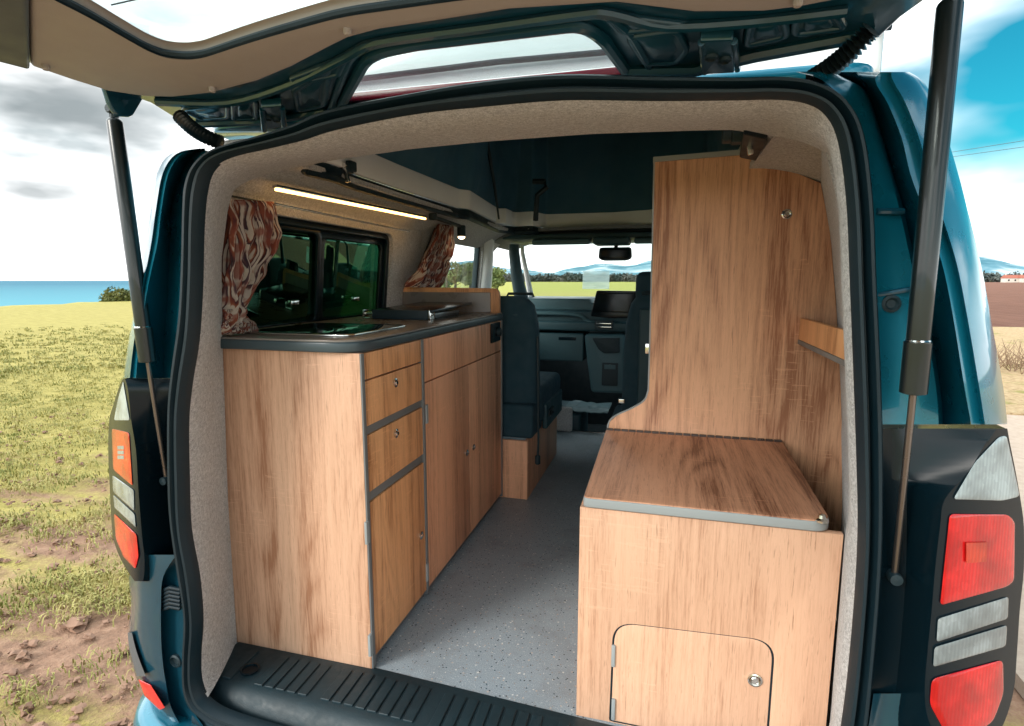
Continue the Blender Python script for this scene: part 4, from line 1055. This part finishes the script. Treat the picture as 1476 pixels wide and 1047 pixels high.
# corrugated cable boots
for P in (((258, 153), (275, 172), (300, 190), (318, 206)), ((1258, 20), (1236, 48), (1208, 80), (1172, 114))):
    A = Vector(tmap(-.02)(*tp(*P[0]), 0)); Bq = at(*P[3], Y=1.0); pts = spline([A, A.lerp(Bq, .33)+Vector((0, -.006, -.006)), A.lerp(Bq, .66)+Vector((0, -.006, -.006)), Bq], 24)
    b = MB(); b.tube(pts, [.0115+.004*sin(k*pi*.4) for k in range(len(pts))], 12); b.build('cable_boot', 'strut', tgo)
# ball-joint brackets and gas struts
def strut(ptop, pmid, pbot, top_off):
    a = ptop; c_ = pmid; d_ = pbot
    b = MB(); dr = (c_-a).normalized()
    b.tube([a+dr*.015, a+dr*.02, a+dr*.024, c_-dr*.075, c_-dr*.074, c_-dr*.002, c_], [.008, .013, .0145, .0145, .017, .017, .012], 20); st = b.build('gas_strut', 'strut', van)
    b = MB(); b.tube([c_-dr*.01, d_], .0048, 12); b.build('rod', 'steel', st)
    b = MB(); b.tube([a-dr*.012, a+dr*.022], [.007, .009], 10); b.cyl(a+Vector((0, .012, 0)), a-Vector((0, .012, 0)), .009, 14, .002); b.lathe(d_+Vector((0, -.012, 0)), (0, 1, 0), [(0, 0), (.009, .001), (.010, .01), (.009, .03), (0, .03)], 14); b.build('ball_socket', 'blackplastic', st)
    b = MB(); b.tube([c_-dr*.078, c_-dr*.076, c_-dr*.074], [.0150, .0162, .0150], 20); b.build('strut_band', 'chrome', st)
strut(at(163, 158, X=-1.065), at(213, 522, Y=.94), at(240, 692, Y=.975), 0)
strut(at(1372, -22, X=.33), at(1316, 568, Y=.90), at(1289, 832, Y=.955), 0)
p_ = at(163, 158, X=-1.065); b = MB(); b.flat(rpoly([(p_.y-.012+x_, p_.z+z_) for x_, z_ in ((-.03, .055), (.075, .055), (.03, -.012), (.0, -.018), (-.015, 0))], .01), [], YZ(-1.045), .012, .003); b.build('strut_bracket', 'teal_dark', tgo)

# ================================================================== KITCHEN UNIT
XF = at(725, 640, Z=FL).x; XF = -.664                       # front face plane
YR = 1.118                                                  # rear panel
ZC = 1.40
kit = thing('kitchen_unit', (-.87, 1.7, FL), 'oak laminate kitchen unit along the left wall with dark grey worktop', 'kitchen unit')
b = MB(); b.flat([(-1.10, FL+.001), (XF-.0, FL+.001), (XF-.0, ZC-.014), (-1.10, ZC-.014)], [], XZ(YR+.008), .016, .001); b.build('end_panel', 'wood_rear', kit)
def zf(x, y): return at(x, y, X=XF).z
def yf(x, y): return at(x, y, X=XF).y
Yend = yf(723, 600); Ysp = yf(612, 660)
b = MB(); b.box(XF-.03, XF-.012, YR+.018, Yend-.002, FL+.002, ZC-.014, .001); b.build('carcass', 'edge', kit)
b = MB(); b.box(XF-.014, XF+.004, YR+.001, YR+.015, FL+.002, ZC-.015, .002); b.build('edge_strip', 'edge', kit)
b = MB(); b.box(XF-.012, XF+.003, Ysp-.006, Ysp+.006, FL+.01, ZC-.015, .001); b.build('edge_strip', 'edge', kit)
b = MB(); b.box(XF-.012, XF+.003, Yend-.005, Yend+.006, FL+.01, ZC-.015, .001); b.build('edge_strip', 'edge', kit)
Ya, Yb = YR+.018, Ysp-.008
z1 = zf(521, 551); z2 = zf(521, 619); z3 = zf(521, 633); z4 = zf(524, 716); z5 = zf(525, 731)
def fpanel(y0, y1, z0, z1_, mat='wood_warm', name='drawer', parent=None):
    b = MB(); b.box(XF-.012, XF, y0, y1, z0, z1_, .0015); return b.build(name, mat, parent or kit)
fpanel(Ya, Yb, z1+.002, ZC-.016, name='fascia_panel')
d1 = fpanel(Ya, Yb, z2, z1-.002); d2 = fpanel(Ya, Yb, z4, z3); dr = fpanel(Ya, Yb, FL+.025, z5, name='cupboard_door')
b = MB(); b.box(XF-.014, XF-.004, Ya, Yb, z3+.001, z2-.001, .001); b.box(XF-.014, XF-.004, Ya, Yb, z5+.001, z4-.001, .001)
b.build('handle_rail', 'edge', kit)
def knob(px, py, parent, X=None, r=.0095, axis=(1, 0, 0), p=None):
    p = p or at(px, py, X=XF+.001)
    b = MB(); b.lathe(p, axis, [(r*1.25, -.002), (r*1.25, .002), (r*.95, .003), (r*.8, .001)], 20); b.lathe(p, axis, [(r*.75, 0), (r*.75, .004), (r*.5, .006), (0, .006)], 20); return b.build('knob', 'chrome', parent)
knob(570, 552, d1); knob(571, 625, d2); knob(607, 772, dr)
zt = zf(620, 549); Yc, Yd = Ysp+.008, Yend-.007; Ym = yf(677, 640)
fpanel(Yc, Yd, zt+.002, ZC-.016, 'wood_mid', 'fascia_panel')
dA = fpanel(Yc, Ym-.001, FL+.025, zt-.002, 'wood_mid', 'cupboard_door'); dB = fpanel(Ym+.001, Yd, FL+.025, zt-.002, 'wood_mid', 'cupboard_door')
knob(673, 653, dA); knob(682.5, 645, dB)
for (x, y) in ((528, 768), (533, 930), (614, 597), (615, 825)):
    p_ = at(x, y, X=XF); b = MB(); b.box(XF-.002, XF+.005, p_.y-.006, p_.y+.008, p_.z-.028, p_.z+.028, .002); b.build('hinge', 'edge_light', kit)
b = MB(); b.box(XF-.03, XF-.018, YR+.02, Yend, FL+.002, FL+.024, .001); b.build('plinth', 'blackplastic', kit)
# worktop with rounded rear corner
XO = XF+.008
wt = rpoly([(-1.115, YR-.02), (XO, YR-.02), (XO, Yend+.004), (-1.115, Yend+.004)], [.005, .09, .005, .005], 10)
b = MB(); b.flat(wt, [], XY(ZC), .024, .004, 3); wo = b.build('worktop', 'worktop_edge', kit)
wt2 = rpoly([(-1.113, YR-.017), (XO-.004, YR-.017), (XO-.004, Yend), (-1.113, Yend)], [.005, .088, .005, .005], 10)
b = MB(); b.flat(wt2, [], XY(ZC+.0135), .005, .001, 2); b.build('worktop_surface', 'worktop', wo)
ZT = ZC+.016
# upstand at the far end with grey inset
p0, p1 = at(557, 414, Y=Yend-.02), at(724, 416, Y=Yend-.02)
b = MB(); b.flat(rpoly([(-1.105, ZT), (XF-.002, ZT), (XF-.002, p1.z), (-1.105, p0.z)], [0, 0, .03, .02], 6), [], XZ(Yend-.012), .020, .002); us = b.build('upstand', 'wood_warm', kit)
q0, q1 = at(577, 421, Y=Yend-.025), at(707, 450, Y=Yend-.025)
b = MB(); b.flat(rpoly([(q0.x, ZT+.001), (q1.x, ZT+.001), (q1.x, q0.z), (q0.x, q0.z)], .004), [], XZ(Yend-.025), .004, .001); b.build('inset_panel', 'worktop', us)
b = MB(); b.flat(rpoly([(-1.115, ZT), (-.95, ZT), (-1.06, p0.z-.01), (-1.115, p0.z-.01)], .01), [], XZ(Yend-.30), .016, .002)
# control panel
p0, p1 = at(707, 467, X=XF+.002), at(719, 491, X=XF+.002)
b = MB(); b.box(XF, XF+.010, p0.y, p1.y, p1.z, p0.z, .004, 3); cp = b.build('control_panel', 'gloss', kit)
b = MB(); yy, zz = lerp(p0.y, p1.y, .68), (p0.z+p1.z)/2; b.lathe((XF+.010, yy, zz), (1, 0, 0), [(.018, 0), (.018, .010), (.014, .013), (.012, .008), (0, .008)], 18)
b.build('socket', 'blackplastic', cp)
# hob
hp = [at(*q, Z=ZT+.004) for q in ((372, 484), (432, 474), (556, 475), (500, 489))]
hob = thing('glass_hob', (hp[0]+hp[2])/2, 'black glass hob with thin bright rim set in the worktop', 'hob')
hx0, hx1, hy0, hy1 = -1.04, at(500, 487, Z=ZT).x-.0, YR+.055, YR+.385
H0 = rpoly([(hx0, hy0), (hx1, hy0), (hx1, hy1), (hx0, hy1)], .035)
b = MB(); b.flat(H0, [[(lerp(x, (hx0+hx1)/2, .022), lerp(y, (hy0+hy1)/2, .022)) for x, y in H0]], XY(ZT+.003), .005, .001); b.build('rim', 'chrome', hob)
b = MB(); b.flat([(lerp(x, (hx0+hx1)/2, .02), lerp(y, (hy0+hy1)/2, .02)) for x, y in H0], [], XY(ZT+.0035), .005, .001); b.build('glass_top', 'hob', hob)
# folded metal unit on the worktop
e0, e1 = at(532, 461, Z=ZT), at(622, 461, Z=ZT)
mu = thing('folding_metal_unit', (e0+e1)/2, 'flat black metal folding unit with silver brackets lying on the worktop', 'metal unit')
Yu = (e0.y+e1.y)/2; hgt = at(575, 447, Y=Yu).z-ZT
b = MB(); b.box(e0.x, e1.x, Yu, Yu+.30, ZT+.001, ZT+hgt*.62, .004); b.build('body', 'strut', mu)
b = MB(); b.obox(((e0.x+e1.x)/2+.01, Yu+.20, ZT+hgt+.002), ((1, 0, 0), Vector((0, 1, .03)).normalized(), Vector((0, -.03, 1)).normalized()), ((e1.x-e0.x)/2+.008, .20, .005), .003); b.build('glass_lid', 'gloss', mu)
b = MB(); b.box(e0.x, e1.x+.0, Yu-.006, Yu+.004, ZT+.001, ZT+hgt, .002); b.build('front_plate', 'blackplastic', mu)
for X0, X1 in ((e0.x-.04, e0.x-.001), (e1.x+.001, e1.x+.012)):
    b = MB(); b.box(X0, X1, Yu-.004, Yu+.012, ZT+.001, ZT+.007, .001); b.box(X0, X0+.007, Yu-.004, Yu+.03, ZT+.001, ZT+hgt, .002); b.box(X1-.006, X1, Yu-.004, Yu+.03, ZT+.001, ZT+hgt*.8, .002); b.cyl((X0-.002, Yu+.01, ZT+hgt*.6), (X1+.002, Yu+.01, ZT+hgt*.6), .006, 12); b.build('bracket', 'chrome', mu)

# ================================================================== CURTAINS
def curtain(name, le, re, X, folds, amp, lab, tie=None):
    z0 = at(*le[0], X=X).z
    c = at(*le[0], X=X); t = thing(name, c, lab, 'curtain', 'patterned curtains')
    L_ = spline([at(*q, X=X) for q in le], 8); R2 = spline([at(*q, X=X) for q in re], 8)
    rows = []
    nr = min(len(L_), len(R2)); NC = folds*12
    for i in range(nr):
        v = i/(nr-1); row = []
        for j in range(NC+1):
            u = j/NC; uu = u+.012*sin(v*5+u*9); p = L_[i].lerp(R2[i], max(0, min(1, uu)) if 0 < j < NC else u)
            tight = interp([(0, .8), (.5, 1.), (1, 1.25)], v)
            f = amp*tight*(sin(u*folds*2*pi+1.2*sin(v*4)+v*2.5*(u-.5))+.35*noise.noise(Vector((u*6, v*5, X))))
            p = p+Vector((f+amp*.5*noise.noise(Vector((u*3, v*9, 2))), .25*f, 0)); row.append(p)
        rows.append(row)
    b = MB(); b.slab(rows, (-.003, 0, 0), uv=True); return t, b
le = [(322, 287), (322, 340), (321, 400), (320, 445), (321, 482)]; re = [(394, 291), (391, 335), (376, 380), (349, 420), (338, 448)]
t, b = curtain('window_curtain', le, re, -1.035, 5, .027, 'rust, cream and plum patterned curtain gathered beside the hob end of the window')
b.build('cloth', 'curtain', t, smooth=70)
t2, b = curtain('window_curtain', [(322, 446), (321, 460), (320, 472), (322, 484)], [(340, 446), (350, 456), (362, 466), (369, 479)], -1.02, 3, .010, 'x')
bpy.data.objects.remove(t2)
bl = b.build('gathered_hem', 'curtain', t, smooth=70)
t, b = curtain('window_curtain', [(632, 323), (616, 360), (604, 388), (592, 414)], [(653, 326), (648, 362), (640, 390), (631, 416)], -1.02, 4, .020, 'red and cream patterned curtain hanging by the cab door window')
b.build('cloth', 'curtain', t, smooth=70)
b = MB(); b.tube([at(628, 330, X=-1.045), at(596, 408, X=-1.045)], .008, 8); b.build('tie_cord', 'blackplastic', t)
b = MB(); b.box(-1.05, -1.04, at(326, 288, X=-1.045).y, at(392, 292, X=-1.045).y+.02, at(360, 288, X=-1.045).z-.002, at(360, 288, X=-1.045).z+.002, .001)
b.build('curtain_track', 'blackplastic', van)

# ================================================================== STORAGE BOX (right) and TALL UNIT
ZL = 1.10
box = thing('storage_box', (.1, 1.4, FL), 'pale oak storage box with hinged lid just inside the right of the opening', 'storage box')
xl = at(836, 733, Y=1.105).x; xr = at(1216, 772, Y=1.105).x
dpts = [at(*q, Y=1.105) for q in ((880, 1060), (886, 915), (892, 897), (910, 892), (1075, 917), (1100, 930), (1113, 950), (1108, 1075))]
zb = FL+.006
D = rpoly([(dpts[0].x, zb), (dpts[1].x, dpts[2].z-.002), (dpts[6].x, dpts[4].z-.002), (dpts[6].x, zb)], [.005, .045, .045, .005], 10)
b = MB(); b.flat([(xl, FL+.001), (xr, FL+.001), (xr, ZL-.016), (xl, ZL-.016)], [[(lerp(x, sum(p[0] for p in D)/len(D), -.026), lerp(z, .8, -.016)) for x, z in D]], XZ(1.113), .016, .001); b.build('front_panel', 'wood_rear', box)
b = MB(); b.flat(D, [], XZ(1.1125), .015, .0015); dd = b.build('hatch_door', 'wood_rear', box)
b = MB(); b.flat([(lerp(x, sum(p[0] for p in D)/len(D), -.03), lerp(z, .8, -.02)) for x, z in D], [], XZ(1.128), .006, .001); b.build('hatch_backing', 'blackplastic', box)
b = MB(); b.tube([Vector((lerp(x, sum(p[0] for p in D)/len(D), -.012), 1.1075, lerp(z, .8, -.008))) for x, z in D], .0024, 6, closed=True); b.build('hatch_gap_line', 'rubber', box)  # dark line added in place of shade in the gap round the hatch
pk = at(1088, 980, Y=1.104); b = MB(); b.lathe(pk, (0, -1, 0), [(.014, -.002), (.014, .003), (.011, .004), (.009, .001)], 24); b.lathe(pk, (0, -1, 0), [(.008, 0), (.008, .003), (.006, .005), (0, .005)], 24); b.build('knob', 'chrome', dd)
for y in (945, 1022):
    p_ = at(884, y, Y=1.104); b = MB(); b.box(p_.x-.004, p_.x+.004, 1.100, 1.106, p_.z-.025, p_.z+.025, .002); b.build('hinge', 'edge_light', box)
YT = at(875, 619, Z=ZL+.008).y
b = MB(); b.box(xl, xl+.016, 1.122, YT-.012, FL+.001, ZL-.016, .001); b.box(xl+.02, xr, YT-.03, YT-.012, FL+.001, ZL-.016, .001); b.build('carcass', 'wood_mid', box)
lidp = [at(*q, Z=ZL+.006) for q in ((838, 724), (875, 620), (1131, 642), (1204, 757))]
lo = rpoly([(lidp[0].x, 1.098), (lidp[3].x-.003, 1.098), (lidp[2].x, YT-.012), (lidp[1].x-.003, YT-.012)], [.012, .035, .004, .004], 8)
b = MB(); b.flat(lo, [], XY(ZL-.003), .020, .003, 3); lid = b.build('lid', 'edge_light', box)
b = MB(); b.flat([(lerp(x, .08, .006), lerp(y, 1.4, .006)) for x, y in lo], [], XY(ZL+.0075), .003, .001, 2); b.build('lid_face', 'wood_lid', lid)
pk = at(1184, 751, Z=ZL+.009); b = MB(); b.lathe(pk, (0, 0, 1), [(.012, -.001), (.012, .003), (.007, .006), (.006, .012), (0, .014)], 20); b.build('lid_stud', 'chrome', lid)
b = MB(); n_ = 22
for k in range(n_):
    x0 = lerp(lidp[1].x, lidp[2].x, k/n_); x1 = lerp(lidp[1].x, lidp[2].x, (k+.82)/n_); b.cyl((x0, YT-.008, ZL+.010), (x1, YT-.008, ZL+.010), .0045, 10)
b.build('piano_hinge', 'steel', lid)

tall = thing('tall_cupboard', (.2, 2.0, FL), 'tall oak laminate cupboard standing behind the lidded storage box', 'cupboard')
TP = [at(*q, Y=YT) for q in ((944, 234), (1066, 224), (1120, 238), (1183, 264), (1196, 330), (1206, 450), (1212, 560), (1216, 700))]
low = [at(*q, Y=YT) for q in ((876, 621), (879, 608), (890, 599), (912, 589), (928, 579), (934, 567), (936, 545), (940, 400))]
outl = [(p.x, p.z) for p in TP]+[(TP[-1].x+.01, FL+.02), (xl+.02, FL+.02), (xl+.02, ZL-.02), (low[0].x, ZL+.002)]+[(p.x, p.z) for p in low[0:]]
b = MB(); b.flat(outl, [], XZ(YT+.008), .016, .001); b.build('end_panel', 'wood', tall)
eb = [Vector((p.x, YT+.008, p.z)) for p in low]+[Vector((TP[0].x, YT+.008, TP[0].z))]
def band(b, pts, w=.018, t_=.004):
    rows = []
    for p in pts: rows.append([p+Vector((0, -w/2, 0)), p+Vector((0, w/2, 0))])
    b.slab(rows, (-t_, 0, 0))
b = MB(); band(b, spline(eb, 4)); b.build('edge_strip', 'edge_light', tall)
b = MB(); a_, c_ = TP[0], TP[1]; d_ = c_-a_
b.slab([[a_+Vector((-.005, -.006, 0)), c_+Vector((0, -.006, 0))], [a_+Vector((-.005, .30, 0)), c_+Vector((0, .30, 0))]], (0, 0, .013)); b.build('top_board', 'edge_light', tall)
b = MB(); b.box(TP[0].x+.012, .44, YT+.018, YT+.32, FL+.002, 1.80, .002); b.box(TP[0].x+.012, .19, YT+.018, YT+.30, 1.80, TP[1].z-.01, .002); b.build('carcass', 'wood_mid', tall)
pk = at(1134, 309, Y=YT-.001); b = MB(); b.lathe(pk, (0, -1, 0), [(.013, -.002), (.013, .002), (.010, .004), (.008, .001)], 24); b.lathe(pk, (0, -1, 0), [(.0075, 0), (.0075, .003), (.005, .005), (0, .005)], 24); b.build('knob', 'chrome', tall)
p_ = at(935, 503, Y=YT); b = MB(); b.box(p_.x-.010, p_.x+.002, YT+.0, YT+.03, p_.z-.015, p_.z+.015, .003); b.build('hinge', 'chrome', tall)

# wall pocket
pkt = thing('wall_pocket', (.38, 1.45, 1.38), 'small oak fronted shelf pocket on the right wall above the box', 'shelf')
zA, zB = at(1152, 459, Y=YT-.01).z, at(1152, 490, Y=YT-.01).z; xA = at(1152, 490, Y=YT-.01).x
b = MB(); b.box(xA, xA+.012, 1.20, YT-.002, zB, zA, .001); b.build('front_board', 'wood_warm', pkt)
b = MB(); b.box(xA-.002, xA+.014, 1.20, YT-.002, zB-.012, zB-.0005, .001); b.box(xA+.014, .475, 1.22, YT-.002, zB-.010, zB, .001); b.build('base_board', 'edge', pkt)

# ================================================================== FRONT SEATS
def sofa(b, c, half, bev): b.obox(c, ((1, 0, 0), (0, 1, 0), (0, 0, 1)), half, bev, 5)
seat = thing('front_seat', (-.80, 2.6, FL), 'dark fabric front seat on an oak plinth beyond the kitchen unit', 'seat', 'front seats')
Zs = at(741, 636, Y=Yend).z
xs0 = at(760, 680, Y=Yend+.01).x
b = MB(); b.box(-1.08, xs0, Yend+.01, Yend+.026, FL+.001, Zs, .001); b.box(xs0-.016, xs0, Yend+.028, 2.95, FL+.001, Zs, .001); b.build('plinth', 'wood_mid', seat)
bx1 = at(773, 500, Y=2.36).x
b = MB(); rows = []
for k in range(15):
    t_ = k/14; z = lerp(Zs+.08, at(750, 427, Y=2.40).z, t_); w = .23*interp([(0, 1), (.75, 1), (.92, .93), (.98, .86), (1, .75)], t_); d = .07*interp([(0, 1.2), (.8, .9), (1, .5)], t_); yc = 2.42-.03*t_; xc = bx1-.23
    row = []
    for a in range(28):
        an = 2*pi*a/28; sx = math.copysign(abs(cos(an))**.45, cos(an)); sy = math.copysign(abs(sin(an))**.45, sin(an)); row.append(Vector((xc+w*sx, yc+d*sy, z)))
    rows.append(row)
R_ = b.grid(rows, cu=True); b.bm.faces.new(R_[-1]); b.bm.faces.new(R_[0]); b.build('backrest', 'seat', seat, smooth=50)
b = MB(); sofa(b, (bx1-.13, 2.352, 1.16), (.055, .012, .25), .011); b.build('back_panel', 'dash', seat)
b = MB(); b.tube([Vector((bx1-.19, 2.340, Zs+.12)), Vector((bx1-.19, 2.335, 1.3)), Vector((bx1-.185, 2.335, 1.46))], .0045, 6); b.build('piping', 'dash_light', seat)
b = MB(); sofa(b, (bx1-.22, 2.40, Zs+.075), (.22, .10, .075), .02); b.build('seat_base', 'seat', seat)
ct = at(799, 541, Y=2.80)
b = MB(); sofa(b, (bx1-.245, 2.70, ct.z-.09), (.25, .26, .085), .04); b.build('cushion', 'seat', seat)
b = MB(); sofa(b, (bx1+.006, 2.72, Zs+.05), (.012, .20, .06), .01); b.build('side_cover', 'dash', seat)
b = MB(); sofa(b, (bx1+.021, 2.60, Zs+.06), (.006, .045, .018), .005); b.build('recline_lever', 'gloss', seat)
b = MB()
p_ = at(750, 425, Y=2.40); b.tube([p_+Vector((-.06, 0, -.01)), p_+Vector((-.055, 0, .004)), p_+Vector((.055, 0, .004)), p_+Vector((.06, 0, -.01))], .006, 8); b.build('seat_hoop', 'blackplastic', seat)
b = MB(); p0 = at(775, 485, Y=2.33); b.tube([p0, at(776, 560, Y=2.33), at(776, 640, Y=2.33), at(775, 660, Y=2.33)], .005, 6); q = at(775, 663, Y=2.33); b.cyl(q+Vector((0, 0, -.02)), q+Vector((0, 0, .02)), .012, 10, .003); b.build('belt_strap', 'blackplastic', seat)

seat = thing('front_seat', (0, 2.75, FL), 'dark front seat with headrest half hidden behind the tall cupboard', 'seat', 'front seats')
bx0 = at(898, 520, Y=2.6).x
b = MB(); rows = []
ztop = at(925, 424, Y=2.6).z; zbot = at(900, 600, Y=2.6).z
for k in range(15):
    t_ = k/14; z = lerp(zbot-.05, ztop, t_); w = .23*interp([(0, 1.02), (.5, 1), (.8, .96), (.93, .88), (1, .74)], t_); d = .07*interp([(0, 1.2), (.8, .9), (1, .5)], t_); yc = 2.64-.03*t_; xc = bx0+.23
    row = []
    for a in range(28):
        an = 2*pi*a/28; sx = math.copysign(abs(cos(an))**.45, cos(an)); sy = math.copysign(abs(sin(an))**.45, sin(an)); row.append(Vector((xc+w*sx, yc+d*sy, z)))
    rows.append(row)
R_ = b.grid(rows, cu=True); b.bm.faces.new(R_[-1]); b.bm.faces.new(R_[0]); b.build('backrest', 'seat', seat, smooth=50)
b = MB(); sofa(b, (bx0+.115, 2.563, (ztop+zbot)/2-.02), (.045, .012, .24), .011); b.build('back_panel', 'dash', seat)
hp_ = at(936, 412, Y=2.62); b = MB(); sofa(b, (hp_.x+.055, 2.62, hp_.z-.005), (.115, .045, .068), .044); b.build('headrest', 'seat', seat)
b = MB(); sofa(b, (bx0+.20, 2.68, zbot-.10), (.25, .18, .10), .03); b.build('seat_base', 'seat', seat)
b = MB(); b.tube([at(925, 424, Y=2.56), at(940, 421, Y=2.56)], .009, 8); b.build('seat_hoop', 'blackplastic', seat)
b = MB(); b.box(bx0+.02, .35, 2.60, 3.1, FL, zbot-.19, .01); b.build('pedestal', 'blackplastic', seat)
q = at(896, 578, Y=2.55); b = MB(); sofa(b, q, (.016, .012, .012), .006); b.build('belt_buckle', 'chrome', seat)
# mat in the cab
b = MB(); rows = []
for i in range(14):
    rows.append([Vector((lerp(-.62, -.33, j/14), lerp(3.50, 3.80, i/13), .712+.012*noise.noise(Vector((i*.5, j*.5, 2))))) for j in range(15)])
b.slab(rows, (0, 0, .006)); tag(b.build('floor_mat', 'dash_light'), 'crumpled grey mat lying on the cab step under the glovebox', 'mat')

# ================================================================== LIGHT
W = bpy.data.worlds.new('World'); S.world = W; W.use_nodes = True; nt = W.node_tree; nt.nodes.clear()
SUN = Vector((-.55, -.72, .46)).normalized(); EL = math.asin(SUN.z); AZ = math.atan2(SUN.x, SUN.y)
N_ = nt.nodes.new; LK = nt.links.new
sky = N_('ShaderNodeTexSky'); sky.sky_type = 'NISHITA'; sky.sun_disc = False; sky.sun_elevation = EL; sky.sun_rotation = AZ; sky.air_density = 1.0; sky.dust_density = .6
tc = N_('ShaderNodeTexCoord'); mp = N_('ShaderNodeMapping'); mp.inputs['Scale'].default_value = (1, 1, 2.6); LK(tc.outputs['Generated'], mp.inputs[0])
n1 = N_('ShaderNodeTexNoise'); n1.inputs['Scale'].default_value = 2.1; n1.inputs['Detail'].default_value = 4; n1.inputs['Roughness'].default_value = .42; n1.inputs['Distortion'].default_value = .3; LK(mp.outputs[0], n1.inputs['Vector'])
r1_ = N_('ShaderNodeMapRange'); r1_.inputs[1].default_value = .30; r1_.inputs[2].default_value = .54; sx_ = N_('ShaderNodeSeparateXYZ'); LK(tc.outputs['Generated'], sx_.inputs[0])
ba = N_('ShaderNodeMath'); ba.operation = 'MULTIPLY_ADD'; LK(sx_.outputs[0], ba.inputs[0]); ba.inputs[1].default_value = -.22; LK(n1.outputs['Fac'], ba.inputs[2]); LK(ba.outputs[0], r1_.inputs[0])
n2 = N_('ShaderNodeTexNoise'); n2.inputs['Scale'].default_value = 3.2; n2.inputs['Detail'].default_value = 5; mp2 = N_('ShaderNodeMapping'); mp2.inputs['Scale'].default_value = (1, 1, 3); mp2.inputs['Location'].default_value = (4, 2, 0); LK(tc.outputs['Generated'], mp2.inputs[0]); LK(mp2.outputs[0], n2.inputs['Vector'])
cr = N_('ShaderNodeValToRGB'); LK(n2.outputs['Fac'], cr.inputs[0]); e = cr.color_ramp.elements; e[0].position = .36; e[0].color = (.30, .33, .34, 1); e[1].position = .52; e[1].color = (1, 1, 1, 1)
sepn = N_('ShaderNodeSeparateXYZ'); LK(tc.outputs['Generated'], sepn.inputs[0])
hz = N_('ShaderNodeMapRange'); hz.inputs[1].default_value = .03; hz.inputs[2].default_value = .16; hz.inputs[3].default_value = 1.; hz.inputs[4].default_value = 0.; LK(sepn.outputs[2], hz.inputs[0])
mc = N_('ShaderNodeMix'); mc.data_type = 'RGBA'; LK(hz.outputs[0], mc.inputs[0]); LK(cr.outputs[0], mc.inputs[6]); mc.inputs[7].default_value = (1, 1, 1, 1)
def dirmask(px, py, c0, c1):
    d = ray(px, py).normalized(); dn = N_('ShaderNodeVectorMath'); dn.operation = 'DOT_PRODUCT'; LK(tc.outputs['Generated'], dn.inputs[0]); dn.inputs[1].default_value = d
    m_ = N_('ShaderNodeMapRange'); m_.interpolation_type = 'SMOOTHSTEP'; m_.inputs[1].default_value = c0; m_.inputs[2].default_value = c1; LK(dn.outputs['Value'], m_.inputs[0]); return m_.outputs[0]
def mop(op, a, b):
    n_ = N_('ShaderNodeMath'); n_.operation = op; n_.use_clamp = True
    for k_, v_ in enumerate((a, b)):
        if hasattr(v_, 'links'): LK(v_, n_.inputs[k_])
        else: n_.inputs[k_].default_value = v_
    return n_.outputs[0]
n5 = N_('ShaderNodeTexNoise'); n5.inputs['Scale'].default_value = 5; n5.inputs['Detail'].default_value = 4; n5.inputs['Roughness'].default_value = .45; LK(mp2.outputs[0], n5.inputs['Vector'])
m5 = N_('ShaderNodeMapRange'); m5.inputs[1].default_value = .32; m5.inputs[2].default_value = .68; LK(n5.outputs['Fac'], m5.inputs[0])
gl = mop('MULTIPLY', dirmask(20, 170, math.cos(rad(15)), math.cos(rad(2))), mop('ADD', m5.outputs[0], .25))
g2 = mop('MULTIPLY', dirmask(1500, 240, math.cos(rad(11)), math.cos(rad(2))), m5.outputs[0])
gg = mop('MULTIPLY', mop('ADD', gl, g2), .90)
zen = N_('ShaderNodeMapRange'); zen.inputs[1].default_value = .30; zen.inputs[2].default_value = .40; LK(sepn.outputs[2], zen.inputs[0])
mz = N_('ShaderNodeMix'); mz.data_type = 'RGBA'; LK(zen.outputs[0], mz.inputs[0]); LK(mc.outputs[2], mz.inputs[6]); mz.inputs[7].default_value = (.95, 1, 1, 1); mc = mz
mg = N_('ShaderNodeMix'); mg.data_type = 'RGBA'; LK(gg, mg.inputs[0]); LK(mc.outputs[2], mg.inputs[6]); mg.inputs[7].default_value = (.10, .115, .12, 1); mc = mg
sc3 = N_('ShaderNodeVectorMath'); sc3.operation = 'SCALE'; LK(mc.outputs[2], sc3.inputs[0]); sc3.inputs['Scale'].default_value = 8.5
cov = N_('ShaderNodeMath'); cov.operation = 'MAXIMUM'; LK(mop('SUBTRACT', r1_.outputs[0], mop('MULTIPLY', dirmask(1450, 110, math.cos(rad(12)), math.cos(rad(3))), .34)), cov.inputs[0]); LK(hz.outputs[0], cov.inputs[1])
tint = N_('ShaderNodeMix'); tint.data_type = 'RGBA'; tint.blend_type = 'MULTIPLY'; tint.inputs[0].default_value = 1; LK(sky.outputs[0], tint.inputs[6]); tint.inputs[7].default_value = (.03, .30, .30, 1)
mx = N_('ShaderNodeMix'); mx.data_type = 'RGBA'; LK(cov.outputs[0], mx.inputs[0]); LK(tint.outputs[2], mx.inputs[6]); LK(sc3.outputs[0], mx.inputs[7])
bg = N_('ShaderNodeBackground'); bg.inputs['Strength'].default_value = .15; LK(mx.outputs[2], bg.inputs[0]); wo_ = N_('ShaderNodeOutputWorld'); LK(bg.outputs[0], wo_.inputs[0])
sl = bpy.data.lights.new('sun', 'SUN'); sl.energy = 1.0; sl.angle = rad(20); sl.color = (1, .93, .84)
so_ = bpy.data.objects.new('sun', sl); COL.objects.link(so_); so_.rotation_euler = (-SUN).to_track_quat('-Z', 'Y').to_euler()
S.view_settings.view_transform = 'Standard'; S.view_settings.look = 'None'; S.view_settings.gamma = 1; S.view_settings.exposure = 1.32
S.render.engine = 'CYCLES'; S.cycles.max_bounces = 8; S.cycles.diffuse_bounces = 4; S.cycles.transparent_max_bounces = 12; S.cycles.use_denoising = True; S.cycles.sample_clamp_indirect = 8
